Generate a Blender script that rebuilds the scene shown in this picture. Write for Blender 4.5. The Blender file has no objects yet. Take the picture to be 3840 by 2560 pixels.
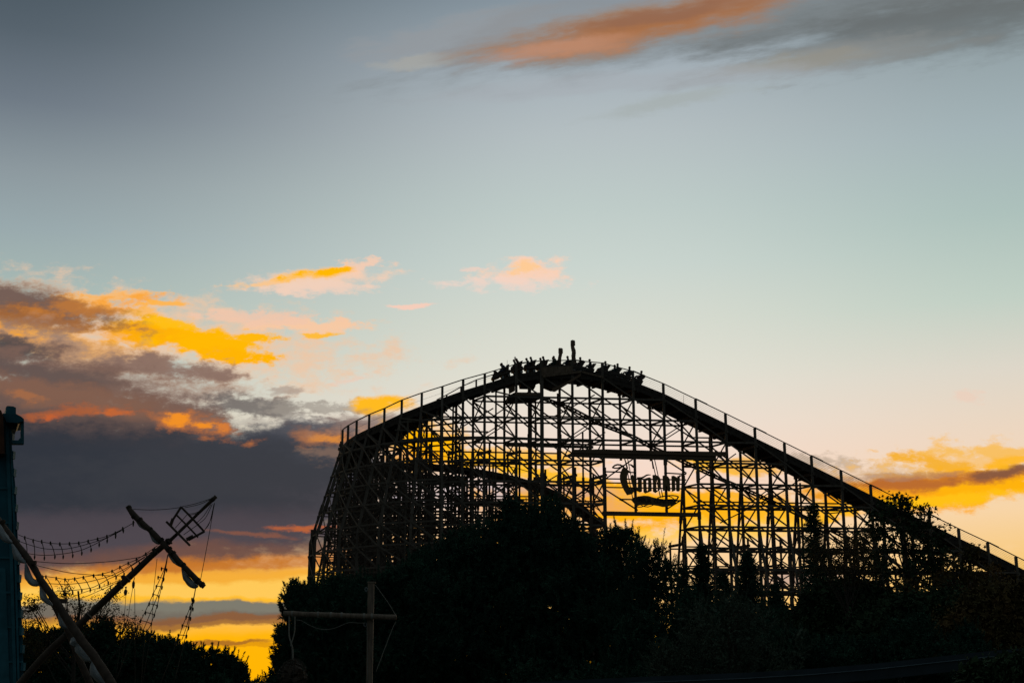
import bpy, bmesh, math, random
import numpy as np
from math import radians, sin, cos, tan, pi, sqrt, atan2
from mathutils import Vector, Matrix

SC = bpy.context.scene
COL = SC.collection

# ------------------------------------------------------------------ camera
F = 5333.33            # focal length in photo pixels (50 mm on a 36 mm frame, 3840 px wide)
PITCH = radians(14.4)
EYE = 1.7
cam_data = bpy.data.cameras.new("camera")
cam = bpy.data.objects.new("camera", cam_data)
COL.objects.link(cam)
cam.location = (0, 0, EYE)
cam.rotation_euler = (radians(90) + PITCH, 0, 0)
cam_data.lens = 50
cam_data.sensor_width = 36
cam_data.clip_end = 6000
SC.camera = cam
SC.view_settings.view_transform = 'Standard'
SC.view_settings.look = 'None'
SC.view_settings.exposure = 0
SC.view_settings.gamma = 1
SC.render.resolution_x = 1024
SC.render.resolution_y = 682
SC.cycles.use_denoising = True
SC.cycles.max_bounces = 4
SC.cycles.transparent_max_bounces = 4

def ray(X, Y):
    u = (X - 1920) / F
    v = (1280 - Y) / F
    return Vector((u, cos(PITCH) - v * sin(PITCH), sin(PITCH) + v * cos(PITCH)))

def W(X, Y, D):
    """world point at distance D (along y) seen at photo pixel X, Y: used to take measurements off the photo"""
    d = ray(X, Y); t = D / d.y
    return Vector((d.x * t, D, EYE + d.z * t))

def PP(X, Y, y0, s):
    """point on the upright plane y = y0 + s*x"""
    d = ray(X, Y); t = y0 / (d.y - s * d.x)
    return Vector((d.x * t, d.y * t, EYE + d.z * t))

def srgb(r, g, b):
    def f(c):
        c /= 255.0
        return c / 12.92 if c <= 0.04045 else ((c + 0.055) / 1.055) ** 2.4
    return (f(r), f(g), f(b), 1.0)

# ------------------------------------------------------------------ sky (world)
SUN_EL, SUN_AZ = 1.6, -3.0      # degrees; the sun is just above the horizon behind the ride
world = bpy.data.worlds.new("World")
SC.world = world
world.use_nodes = True
wn = world.node_tree.nodes; wl = world.node_tree.links
wn.clear()
class S:                         # small node-graph helpers
    @staticmethod
    def math(op, a, b=None, clamp=False):
        n = wn.new('ShaderNodeMath'); n.operation = op; n.use_clamp = clamp
        for i, x in enumerate((a, b)):
            if x is None: continue
            if isinstance(x, (int, float)): n.inputs[i].default_value = x
            else: wl.new(x, n.inputs[i])
        return n.outputs[0]
    @staticmethod
    def smooth(v, a, b, lo=0.0, hi=1.0):
        n = wn.new('ShaderNodeMapRange'); n.interpolation_type = 'SMOOTHSTEP'
        wl.new(v, n.inputs[0])
        for i, x in enumerate((a, b, lo, hi)): n.inputs[i + 1].default_value = x
        return n.outputs[0]
    @staticmethod
    def mix(f, a, b, blend='MIX'):
        n = wn.new('ShaderNodeMix'); n.data_type = 'RGBA'; n.blend_type = blend
        for i, x in ((0, f), (6, a), (7, b)):
            if isinstance(x, (int, float)): n.inputs[i].default_value = x
            elif isinstance(x, tuple): n.inputs[i].default_value = x
            else: wl.new(x, n.inputs[i])
        return n.outputs[2]
    @staticmethod
    def comb(x, y, z=0.0):
        n = wn.new('ShaderNodeCombineXYZ')
        for i, q in enumerate((x, y, z)):
            if isinstance(q, (int, float)): n.inputs[i].default_value = q
            else: wl.new(q, n.inputs[i])
        return n.outputs[0]
    @staticmethod
    def noise(vec, scale, detail=6, rough=0.55, color=False, dist=0.0):
        n = wn.new('ShaderNodeTexNoise'); n.noise_dimensions = '3D'
        wl.new(vec, n.inputs['Vector'])
        n.inputs['Scale'].default_value = scale; n.inputs['Detail'].default_value = detail
        n.inputs['Roughness'].default_value = rough; n.inputs['Distortion'].default_value = dist
        return n.outputs['Color' if color else 'Fac']
    @staticmethod
    def ramp(v, stops):
        n = wn.new('ShaderNodeValToRGB'); wl.new(v, n.inputs[0])
        cr = n.color_ramp
        while len(cr.elements) > 1: cr.elements.remove(cr.elements[-1])
        for i, (p, c) in enumerate(stops):
            e = cr.elements[0] if i == 0 else cr.elements.new(p)
            e.position = p; e.color = c
        return n.outputs[0]

tc = wn.new('ShaderNodeTexCoord')
sep = wn.new('ShaderNodeSeparateXYZ'); wl.new(tc.outputs['Generated'], sep.inputs[0])
dx, dy, dz = sep.outputs
K = F / 1000.0
dys = S.math('MAXIMUM', dy, 0.05)
su = S.math('MULTIPLY', S.math('DIVIDE', dx, dys), K)
sw = S.math('MULTIPLY', S.math('DIVIDE', dz, dys), K)
hor = S.math('SQRT', S.math('ADD', S.math('MULTIPLY', dx, dx), S.math('MULTIPLY', dy, dy)))
elv = S.math('DIVIDE', dz, S.math('MAXIMUM', hor, 0.02))      # tangent of the elevation
azi = S.math('DIVIDE', dx, S.math('MAXIMUM', hor, 0.02))      # sine of the azimuth
P0 = S.comb(su, sw)

def uw(X, Y):
    d = ray(X, Y)
    return d.x / d.y * K, d.z / d.y * K
def t_el(Y):
    d = ray(1920, Y)
    return d.z / d.y
EMAX = 0.60
def column(stops):
    st = sorted((max(0, t_el(Y)) / EMAX, srgb(*c)) for Y, c in stops)
    return S.ramp(ev, st)
ev = S.math('DIVIDE', elv, EMAX, clamp=True)
left_c = column([(-200, (58, 70, 78)), (0, (70, 83, 93)), (250, (86, 98, 108)), (500, (110, 121, 132)), (750, (140, 152, 158)),
                 (950, (152, 168, 172)), (1200, (168, 186, 180)), (1500, (200, 205, 190)), (2000, (225, 198, 150)),
                 (2250, (250, 188, 70)), (2450, (255, 180, 8)), (2640, (255, 172, 0))])
mid_c = column([(-200, (112, 127, 140)), (0, (136, 150, 160)), (250, (164, 175, 183)), (500, (180, 190, 193)), (780, (190, 203, 200)),
                (1000, (201, 212, 206)), (1200, (214, 218, 207)), (1400, (225, 223, 210)), (1600, (238, 222, 208)),
                (1800, (247, 216, 198)), (2000, (250, 212, 170)), (2200, (254, 210, 145)), (2400, (255, 190, 60)), (2640, (255, 172, 0))])
right_c = column([(-200, (88, 100, 108)), (0, (112, 125, 130)), (300, (146, 160, 165)), (600, (162, 178, 182)), (900, (172, 192, 187)),
                  (1200, (192, 207, 196)), (1450, (221, 214, 200)), (1700, (238, 214, 190)), (1950, (247, 212, 165)),
                  (2150, (247, 198, 110)), (2400, (250, 185, 60)), (2640, (255, 172, 0))])
sky = S.mix(S.smooth(azi, -0.37, 0.06), left_c, mid_c)
sky = S.mix(S.smooth(azi, 0.08, 0.38), sky, right_c)

# turbulence shared by all clouds (stretched along the horizon)
Pst = S.comb(S.math('MULTIPLY', su, 0.52), sw)
warp = S.noise(Pst, 5.0, 9, 0.66, color=True)
wv = wn.new('ShaderNodeVectorMath'); wv.operation = 'MULTIPLY_ADD'
wl.new(warp, wv.inputs[0]); wv.inputs[1].default_value = (0.30, 0.11, 0); wl.new(P0, wv.inputs[2])
PW = wn.new('ShaderNodeVectorMath'); PW.operation = 'SUBTRACT'
wl.new(wv.outputs[0], PW.inputs[0]); PW.inputs[1].default_value = (0.15, 0.055, 0)
PW = PW.outputs[0]
nA = S.noise(Pst, 8.0, 9, 0.70)
Pst2 = S.comb(S.math('MULTIPLY', su, 0.25), S.math('ADD', sw, 7.3))
nB = S.noise(Pst2, 13.0, 8, 0.62)
tilt = S.comb(S.math('ADD', S.math('MULTIPLY', su, 0.22), S.math('MULTIPLY', sw, -0.03)), S.math('ADD', S.math('MULTIPLY', sw, 1.0), S.math('MULTIPLY', su, -0.17)), 3.3)
nC = S.noise(tilt, 9.0, 8, 0.62)
NO = {'A': nA, 'B': nB, 'C': nC}
ctr = {}
for k, n in NO.items(): ctr[k] = S.math('SUBTRACT', n, 0.5)
nD = S.math('SUBTRACT', S.noise(S.comb(S.math('MULTIPLY', su, 0.50), S.math('ADD', sw, 2.1)), 19.0, 8, 0.64), 0.5)
tilt2 = S.comb(S.math('ADD', S.math('MULTIPLY', su, 0.26), 5.0), S.math('ADD', sw, S.math('MULTIPLY', su, -0.19)), 1.3)
nE = S.math('SUBTRACT', S.noise(tilt2, 26.0, 7, 0.66), 0.5)
ctr['S'] = S.math('ADD', S.math('MULTIPLY', nD, 1.5), S.math('MULTIPLY', ctr['A'], 0.35))
ctr['A'] = S.math('ADD', ctr['A'], S.math('MULTIPLY', nD, 0.65))
ctr['B'] = S.math('ADD', ctr['B'], S.math('MULTIPLY', nD, 0.35))
ctr['C'] = S.math('ADD', ctr['C'], S.math('MULTIPLY', nE, 0.35))

blob_n = 0
PWc = PW
def blob(X, Y, RX, RY, rot, col, op=1.0, soft=0.5, namt=1.0, n='A', warped=True):
    """one cloud mass, X Y RX RY measured in photo pixels; painted over what is there"""
    global sky
    cu, cw = uw(X, Y)
    ru = uw(X + RX, Y)[0] - cu
    rw = abs(uw(X, Y - RY)[1] - cw)
    m = wn.new('ShaderNodeMapping'); m.vector_type = 'TEXTURE'
    global blob_n, PWc
    if blob_n % 4 == 0:          # tie each batch to the one before it, so that the shader never holds too many values at once
        c = wn.new('ShaderNodeVectorMath'); c.operation = 'MULTIPLY_ADD'
        wl.new(sky, c.inputs[0]); c.inputs[1].default_value = (1e-9, 1e-9, 0); wl.new(PW, c.inputs[2]); PWc = c.outputs[0]
    blob_n += 1
    wl.new(PWc, m.inputs[0])
    m.inputs[1].default_value = (cu, cw, 0); m.inputs[2].default_value = (0, 0, radians(rot)); m.inputs[3].default_value = (ru, rw, 1)
    L = wn.new('ShaderNodeVectorMath'); L.operation = 'LENGTH'; wl.new(m.outputs[0], L.inputs[0])
    v = L.outputs['Value']
    if namt:
        n2 = wn.new('ShaderNodeMath'); n2.operation = 'MULTIPLY_ADD'
        wl.new(ctr[n], n2.inputs[0]); n2.inputs[1].default_value = namt * 1.9; wl.new(v, n2.inputs[2]); v = n2.outputs[0]
    f = S.smooth(v, 1.0 + soft * 0.5, 1.0 - soft * 0.5 - 0.001, 0.0, op)
    sky = S.mix(f, sky, srgb(*col))
GOLD = (255, 184, 0); GREY = (84, 80, 86); SLATE = (50, 54, 62); BROWN = (118, 88, 76); PEACH = (255, 200, 150)
# --- high cirrus, top right
blob(2950, 60, 1150, 90, 9, (120, 126, 128), .7, 1.3, 1.2, 'C')
blob(3500, 100, 620, 120, 8, (98, 102, 102), .75, 1.3, 1.2, 'C')
blob(3150, 215, 520, 50, 10, (140, 142, 140), .7, 1.2, 1.5, 'C')
blob(3000, 235, 300, 30, 8, (150, 146, 135), .6, .8, 1.2, 'C')
blob(2560, 375, 260, 24, 11, (164, 172, 170), .6, 1.2, 1.4, 'C')
blob(2480, 300, 700, 40, 4, (166, 172, 178), .5, .9, 1.2, 'C')
blob(1680, 150, 360, 60, 16, (148, 152, 156), .7, .9, 1.5, 'C')
blob(1540, 235, 160, 24, 8, (170, 168, 160), .6, .8, 1.0, 'C')
blob(2050, 90, 420, 75, 20, (140, 142, 145), .5, .9, 1.2, 'C')
blob(2440, 84, 570, 78, 12.5, (156, 128, 108), .9, 1.0, 1.0, 'C')
blob(2470, 88, 470, 54, 12.5, (168, 110, 68), .9, 1.1, .9, 'C')
blob(2500, 58, 330, 34, 11, (142, 102, 82), .7, 1.2, 1.0, 'C')
blob(2120, 180, 230, 28, 9, (192, 140, 112), .75, 1.2, 1.0, 'C')
# --- small sunlit puffs
blob(1175, 1048, 250, 36, 3, (246, 206, 178), .92, .9, .9, 'S')
blob(1190, 1078, 190, 22, 0, (240, 208, 188), .8, 1.0, 1.7, 'S')
blob(1020, 1050, 150, 11, 7, (250, 198, 140), .9, .8, 1.3, 'S')
blob(1340, 1010, 100, 20, 4, (248, 204, 176), .8, .9, 1.9, 'S')
blob(1165, 1030, 150, 20, 5, (255, 192, 90), .95, .8, 1.0, 'S')
blob(1185, 1024, 130, 13, 6, GOLD, 1, .6, 1.7, 'S')
blob(1960, 1024, 165, 38, 3, (250, 208, 182), .95, .9, 1.2, 'S')
blob(1930, 1060, 190, 26, 0, (240, 212, 198), .7, 1.0, 1.8, 'S')
blob(1940, 1012, 100, 14, 3, (255, 202, 140), .8, .9, 1.8, 'S')
blob(1740, 1008, 40, 7, 0, (246, 208, 190), .6, .9, 1.4, 'S')
blob(1530, 1142, 72, 7, -2, (248, 205, 185), .9, .8, .7, 'S')
blob(1310, 1420, 70, 12, 10, (236, 204, 186), .6, 1.0, 1.4, 'S')
# --- gold streak, left
blob(420, 1235, 880, 140, -7, (238, 198, 164), .85, .9, 1.5)
blob(1150, 1228, 200, 26, -3, (250, 200, 160), .9, .9, 1.6, 'S')
blob(960, 1192, 190, 26, -3, (240, 198, 172), .8, .9, 1.8, 'S')
blob(330, 1118, 200, 22, 9, (250, 186, 110), .9, .8, 1.6, 'S')
blob(250, 1150, 260, 34, 5, (250, 166, 60), .95, .9, 1.5, 'S')
blob(590, 1146, 110, 14, -3, (255, 180, 70), .9, .8, 1.5, 'S')
blob(520, 1172, 90, 14, -3, (255, 184, 80), .8, .9, 1.5, 'S')
blob(150, 1280, 480, 72, -14, (246, 170, 60), .9, .9, 1.4)
blob(60, 1262, 170, 44, -16, (255, 168, 20), .9, .9, 1.2, 'S')
blob(640, 1262, 300, 58, -8, GOLD, 1, .7, 1.1, 'S')
blob(500, 1256, 240, 40, -10, (252, 166, 10), .7, 1.0, 1.2, 'S')
blob(800, 1300, 230, 36, -6, GOLD, 1, .6, 1.2, 'S')
blob(880, 1342, 160, 24, -4, (255, 180, 0), 1, .6, 1.2, 'S')
blob(960, 1272, 120, 16, -2, (255, 184, 10), 1, .6, 1.2, 'S')
blob(680, 1218, 110, 18, -4, (255, 190, 20), .95, .7, 1.4, 'S')
blob(1195, 1262, 60, 7, 0, (255, 186, 20), .9, .8, .9, 'S')
blob(90, 1150, 320, 74, -8, (106, 84, 78), .95, .9, 1.2)
blob(110, 1190, 300, 30, -8, (168, 104, 48), .75, 1.1, 1.4, 'S')
blob(240, 1160, 140, 26, 2, (200, 124, 50), .7, 1.1, 1.4, 'S')
# --- grey wisps and the pale gap
blob(330, 1395, 620, 110, -14, (160, 134, 120), .8, 1.0, 1.6)
blob(620, 1385, 240, 42, -5, (134, 108, 98), .9, 1.0, 1.8)
blob(60, 1312, 160, 44, -10, (66, 66, 70), .95, .8, 1.2)
blob(280, 1440, 480, 95, -16, (120, 94, 84), .95, .8, 1.3)
blob(130, 1400, 330, 40, -10, (92, 80, 78), .75, 1.0, 1.4)
blob(940, 1530, 170, 36, -8, (118, 112, 108), .95, .9, 2.0)
blob(1180, 1535, 200, 22, 3, (156, 148, 138), .75, 1.0, 2.2, 'S')
blob(1000, 1590, 260, 20, 2, (176, 170, 160), .5, 1.0, 2.2, 'S')
blob(1085, 1470, 50, 12, 8, (168, 152, 140), .7, 1.0, 1.6, 'S')
# --- the slate bank
blob(60, 1860, 1420, 285, 0, (66, 69, 79), 1, .26, .28)
blob(260, 1555, 610, 110, -10, (106, 85, 78), 1, .7, 1.2)
blob(300, 1500, 420, 40, -12, (128, 98, 84), .6, 1.1, 1.8)
blob(760, 1600, 180, 76, -20, (108, 92, 88), .9, .9, 1.5)
blob(1150, 1628, 270, 50, 4, (92, 92, 98), 1, .8, 1.1)
blob(1200, 1800, 200, 150, 0, (74, 72, 80), 1, .7, .5)
blob(1040, 1700, 370, 92, 0, (66, 70, 79), 1, .8, .5)
blob(200, 1768, 1050, 190, -4, (44, 50, 60), .97, .9, .6)
blob(820, 1775, 600, 110, 0, (54, 58, 66), .9, 1.0, .7)
blob(1235, 1700, 80, 30, 0, (150, 118, 98), .5, 1.3, 1.6, 'S')
blob(1200, 1632, 100, 24, 0, (196, 124, 72), .6, 1.5, 1.2, 'S')
blob(1235, 1636, 44, 14, 0, (240, 150, 50), .6, 1.3, 1.6, 'S')
# lit undersides
blob(360, 1500, 480, 42, -9, (134, 94, 74), .5, 1.3, 1.8)
blob(250, 1545, 150, 20, 4, (176, 94, 52), .8, 1.4, 1.8, 'S')
blob(410, 1545, 50, 10, 0, (206, 104, 46), .7, 1.4, 1.4, 'S')
blob(210, 1560, 34, 12, 0, (206, 98, 44), .7, 1.3, 1.4, 'S')
blob(740, 1600, 130, 34, -12, (190, 112, 60), .8, 1.3, 1.6, 'S')
blob(690, 1582, 50, 22, -16, (244, 146, 36), .95, 1.0, 1.6, 'S')
blob(765, 1604, 50, 16, -8, (246, 146, 32), .9, 1.0, 1.6, 'S')
blob(830, 1612, 40, 14, 10, (226, 130, 50), .7, 1.2, 1.4, 'S')
blob(95, 1478, 60, 10, -6, (176, 110, 66), .6, 1.2, 1.4, 'S')
# lower half of the bank: warmer towards the horizon
blob(400, 2010, 1150, 100, 0, (76, 69, 77), .8, .9, .4)
blob(900, 2078, 800, 44, 2, (112, 78, 68), .85, 1.0, .5)
blob(1150, 1968, 130, 8, 1, (196, 100, 50), .8, 1.3, 1.0, 'S')
blob(940, 1998, 130, 8, 0, (140, 86, 66), .7, 1.3, 1.0, 'S')
blob(860, 2116, 700, 32, 3, (206, 122, 36), .85, 1.1, .9)
# bright gap and stratus bars under it
blob(900, 2200, 1300, 66, 2, (253, 200, 88), 1, .5, .35, 'B')
blob(650, 2160, 900, 22, 2, (240, 160, 36), .7, 1.0, .5, 'B')
blob(950, 2250, 1000, 16, -1, (255, 186, 20), .8, .9, .3, 'B')
blob(800, 2292, 900, 42, 0, (112, 106, 96), 1, .3, .3, 'B')
blob(900, 2272, 700, 24, -1, (124, 124, 112), .8, .9, .6, 'B')
blob(800, 2330, 700, 22, 0, (138, 88, 52), .85, .7, .5, 'B')
blob(1500, 2455, 1900, 95, 0, (255, 180, 0), .9, .5, .3, 'B')
blob(790, 2412, 190, 10, 0, (170, 108, 36), .95, .7, .5, 'B')
blob(960, 2425, 160, 7, 0, (220, 148, 14), .8, .7, .4, 'B')
# --- gold sheet behind the lattice
blob(1431, 1522, 118, 30, 2, (255, 186, 30), 1, 0.75, 0.62, 'S')
blob(1400, 1580, 190, 34, 3, (138, 116, 108), .85, 1.15, 1.12, 'S')
blob(1450, 1620, 120, 26, 0, (214, 160, 120), .7, 1.15, 1.12, 'S')
blob(1600, 1668, 150, 84, -14, GOLD, 1, 0.85, 0.88, 'S')
blob(1560, 1705, 160, 30, -4, (255, 170, 10), .8, 1.15, 0.88, 'S')
blob(1800, 1722, 190, 40, -8, (255, 186, 20), 1, 0.95, 1.12, 'S')
blob(1990, 1722, 240, 34, -3, (255, 190, 60), .95, 1.15, 1.12, 'S')
blob(2080, 1795, 320, 34, -10, (255, 190, 20), .95, 1.05, 1.25, 'S')
blob(1800, 1860, 300, 50, 0, (196, 184, 190), .85, 1.05, 1.00, 'S')
blob(2350, 1900, 470, 75, -3, (255, 178, 8), 1, 0.75, 0.88, 'S')
blob(2180, 1905, 260, 26, 4, (232, 168, 110), .7, 1.05, 1.25, 'S')
blob(2150, 1848, 240, 24, -4, (206, 168, 150), .7, 1.15, 1.25, 'S')
blob(1980, 2040, 430, 70, 0, (255, 176, 6), .95, 1.05, 0.75, 'S')
blob(2680, 1740, 130, 30, -5, (255, 190, 40), .95, 0.85, 1.12, 'S')
blob(2830, 1742, 120, 26, -5, (244, 182, 80), .9, 1.05, 1.25, 'S')
blob(2750, 1890, 420, 52, -4, (255, 180, 20), .95, 0.95, 1.25, 'S')
blob(3000, 1915, 260, 40, 6, (255, 188, 40), .9, 1.05, 1.50, 'S')
blob(2700, 1990, 300, 34, 4, (255, 202, 70), .85, 1.05, 1.50, 'S')
blob(2500, 2080, 1100, 60, 0, (252, 212, 160), .5, 1.20, 0.75, 'S')
# --- cloud on the right
blob(3120, 1730, 160, 24, -4, (190, 170, 150), .8, 1.05, 1.88, 'S')
blob(3330, 1800, 320, 60, 2, (214, 180, 145), .8, 1.05, 1.62, 'S')
blob(3640, 1735, 330, 60, 4, (250, 190, 90), .7, 1.05, 2.00, 'S')
blob(3560, 1742, 170, 26, -12, (246, 176, 40), .9, 0.95, 1.38, 'S')
blob(3560, 1830, 480, 66, 6, (255, 178, 10), 1, 0.65, 0.75, 'S')
blob(3300, 1860, 260, 46, -6, (255, 170, 20), 1, 0.85, 0.75, 'S')
blob(3560, 1800, 420, 26, 6, (196, 112, 40), .9, 1.05, 0.75, 'S')
blob(3440, 1815, 240, 16, 2, (182, 104, 48), .8, 1.15, 0.88, 'S')
blob(3780, 1770, 190, 20, 8, (128, 84, 64), .9, 1.05, 0.75, 'S')
blob(3800, 1730, 110, 24, 6, (255, 184, 30), .9, 0.95, 1.00, 'S')
blob(3690, 1690, 180, 14, -2, (248, 190, 90), .8, 1.05, 1.25, 'S')
blob(3350, 1790, 240, 14, 4, (170, 130, 105), .6, 1.05, 1.25, 'S')
blob(3500, 1880, 330, 20, 6, (255, 192, 20), 1, 0.95, 0.75, 'S')
blob(3670, 1490, 60, 16, -3, (238, 205, 185), .6, 1.05, 1.50, 'S')
blob(2980, 2180, 200, 26, 0, (190, 160, 150), .8, 1.05, 0.75, 'S')

# dusk: the sky behind the viewer and straight overhead is far darker than the afterglow
sky = S.mix(S.smooth(dy, 0.80, 0.05), sky, srgb(62, 73, 77))
sky = S.mix(S.smooth(dz, 0.45, 0.9), sky, srgb(84, 98, 106))
sky = S.mix(S.smooth(dz, 0.0, -0.12), sky, srgb(26, 26, 26))
bg = wn.new('ShaderNodeBackground'); wl.new(sky, bg.inputs[0]); bg.inputs[1].default_value = 1.0
nish = wn.new('ShaderNodeTexSky'); nish.sky_type = 'NISHITA'; nish.sun_disc = False
nish.sun_elevation = radians(SUN_EL); nish.sun_rotation = radians(SUN_AZ)
bg2 = wn.new('ShaderNodeBackground'); wl.new(nish.outputs[0], bg2.inputs[0]); bg2.inputs[1].default_value = 0.0008
ad = wn.new('ShaderNodeAddShader'); wl.new(bg.outputs[0], ad.inputs[0]); wl.new(bg2.outputs[0], ad.inputs[1])
wo = wn.new('ShaderNodeOutputWorld'); wl.new(ad.outputs[0], wo.inputs[0])
world.cycles.sampling_method = 'MANUAL'; world.cycles.sample_map_resolution = 512

sun_d = bpy.data.lights.new("sun", 'SUN'); sun_d.energy = 0.5; sun_d.angle = radians(0.5); sun_d.color = (1.0, 0.62, 0.28)
sun = bpy.data.objects.new("sun", sun_d); COL.objects.link(sun)
sd = Vector((sin(radians(SUN_AZ)) * cos(radians(SUN_EL)), cos(radians(SUN_AZ)) * cos(radians(SUN_EL)), sin(radians(SUN_EL))))
sun.rotation_euler = sd.to_track_quat('Z', 'Y').to_euler()
sun.location = (0, 300, 60)
# ------------------------------------------------------------------ materials
def make_mat(name, col, col2=None, scale=6.0, stretch=(1, 1, 1), rough=0.8, bump=0.15, metal=0.0, coord='Object'):
    m = bpy.data.materials.new(name); m.use_nodes = True
    nt = m.node_tree; n = nt.nodes; l = nt.links
    b = n['Principled BSDF']
    b.inputs['Roughness'].default_value = rough; b.inputs['Metallic'].default_value = metal
    b.inputs['Specular IOR Level'].default_value = 0.25
    t = n.new('ShaderNodeTexCoord'); mp = n.new('ShaderNodeMapping'); l.new(t.outputs[coord], mp.inputs[0])
    mp.inputs[3].default_value = stretch
    ns = n.new('ShaderNodeTexNoise'); l.new(mp.outputs[0], ns.inputs['Vector'])
    ns.inputs['Scale'].default_value = scale; ns.inputs['Detail'].default_value = 5
    r = n.new('ShaderNodeValToRGB'); l.new(ns.outputs['Fac'], r.inputs[0])
    c2 = col2 or tuple(c * 0.55 for c in col)
    r.color_ramp.elements[0].position = 0.3; r.color_ramp.elements[0].color = (*c2, 1)
    r.color_ramp.elements[1].position = 0.72; r.color_ramp.elements[1].color = (*col, 1)
    l.new(r.outputs[0], b.inputs['Base Color'])
    if bump:
        bp = n.new('ShaderNodeBump'); bp.inputs['Strength'].default_value = bump; bp.inputs['Distance'].default_value = 0.02
        l.new(ns.outputs['Fac'], bp.inputs['Height']); l.new(bp.outputs[0], b.inputs['Normal'])
    return m
M = {}
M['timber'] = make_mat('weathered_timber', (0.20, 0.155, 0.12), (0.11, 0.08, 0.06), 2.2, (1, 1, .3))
M['timber_dark'] = make_mat('track_and_shaded_timber', (0.09, 0.065, 0.05), (0.045, 0.032, 0.025), 3.0)  # track wood; on the rear runs its darkness is painted-in lattice shade
M['board'] = make_mat('sign_board_timber', (0.26, 0.16, 0.10), (0.13, 0.075, 0.045), 1.6, (.2, 1, 3))
M['trunk_timber'] = make_mat('split_trunk_timber', (0.32, 0.21, 0.14), (0.12, 0.075, 0.05), 3.0, (3, 3, .5), bump=.6)
M['letter'] = make_mat('letter_bronze', (0.27, 0.17, 0.08), (0.15, 0.09, 0.045), 4.0)
M['steel'] = make_mat('galvanised_steel', (0.30, 0.30, 0.30), (0.2, 0.2, 0.2), 8, rough=.45, metal=.8)
M['car'] = make_mat('train_body', (0.10, 0.06, 0.04), (0.05, 0.03, 0.02), 4, rough=.5)
M['skin'] = make_mat('skin', (0.42, 0.26, 0.19), (0.36, 0.21, 0.15), 9, bump=0)
M['hair'] = make_mat('hair', (0.05, 0.035, 0.025), None, 30)
for i, c in enumerate([(0.05, 0.07, 0.13), (0.12, 0.03, 0.03), (0.04, 0.04, 0.045), (0.14, 0.13, 0.12), (0.04, 0.09, 0.07)]):
    M['cloth%d' % i] = make_mat('jacket_cloth', c, None, 12)
M['spar'] = make_mat('spar_timber', (0.13, 0.085, 0.06), (0.06, 0.04, 0.028), 5, (1, 1, 1), bump=.4)
M['pole'] = make_mat('bare_pole_timber', (0.34, 0.24, 0.17), (0.16, 0.11, 0.08), 5, (3, 3, .6), bump=.5)
M['rope'] = make_mat('hemp_rope', (0.11, 0.085, 0.06), (0.05, 0.04, 0.03), 30)
M['rope_pale'] = make_mat('pale_rope', (0.38, 0.34, 0.28), (0.25, 0.22, 0.18), 30)
M['sail'] = make_mat('sail_cloth', (0.50, 0.50, 0.49), (0.30, 0.30, 0.30), 3, bump=.3)
M['teal'] = make_mat('teal_paint', (0.02, 0.15, 0.19), (0.012, 0.09, 0.12), 1.4, rough=.55)
M['teal_pale'] = make_mat('worn_teal_paint', (0.05, 0.21, 0.26), (0.02, 0.12, 0.15), 2.4, rough=.6)
M['rust'] = make_mat('rusty_cladding', (0.16, 0.06, 0.03), (0.05, 0.02, 0.012), 3)
M['needle'] = make_mat('pine_needles', (0.05, 0.13, 0.075), (0.02, 0.055, 0.035), .8, bump=0, rough=.9)
M['needle_pale'] = make_mat('larch_needles', (0.12, 0.15, 0.10), (0.06, 0.085, 0.055), .8, bump=0, rough=.9)
M['leaf'] = make_mat('green_leaves', (0.05, 0.085, 0.035), (0.025, 0.045, 0.02), .7, bump=0, rough=.9)
M['leaf_rust'] = make_mat('turning_leaves', (0.20, 0.10, 0.03), (0.06, 0.06, 0.02), .6, bump=0, rough=.9)
M['bark'] = make_mat('bark', (0.09, 0.065, 0.05), (0.045, 0.03, 0.022), 6, (3, 3, .5), bump=.6)
M['ground'] = make_mat('dark_soil_and_grass', (0.05, 0.055, 0.035), (0.03, 0.03, 0.02), .6)
M['rail_beam'] = make_mat('painted_steel_beam', (0.035, 0.05, 0.06), (0.02, 0.03, 0.035), 2, rough=.5)
M['rail_edge'] = make_mat('bare_steel_edge', (0.22, 0.27, 0.30), (0.14, 0.17, 0.2), 4, rough=.5, metal=.2)

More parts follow.
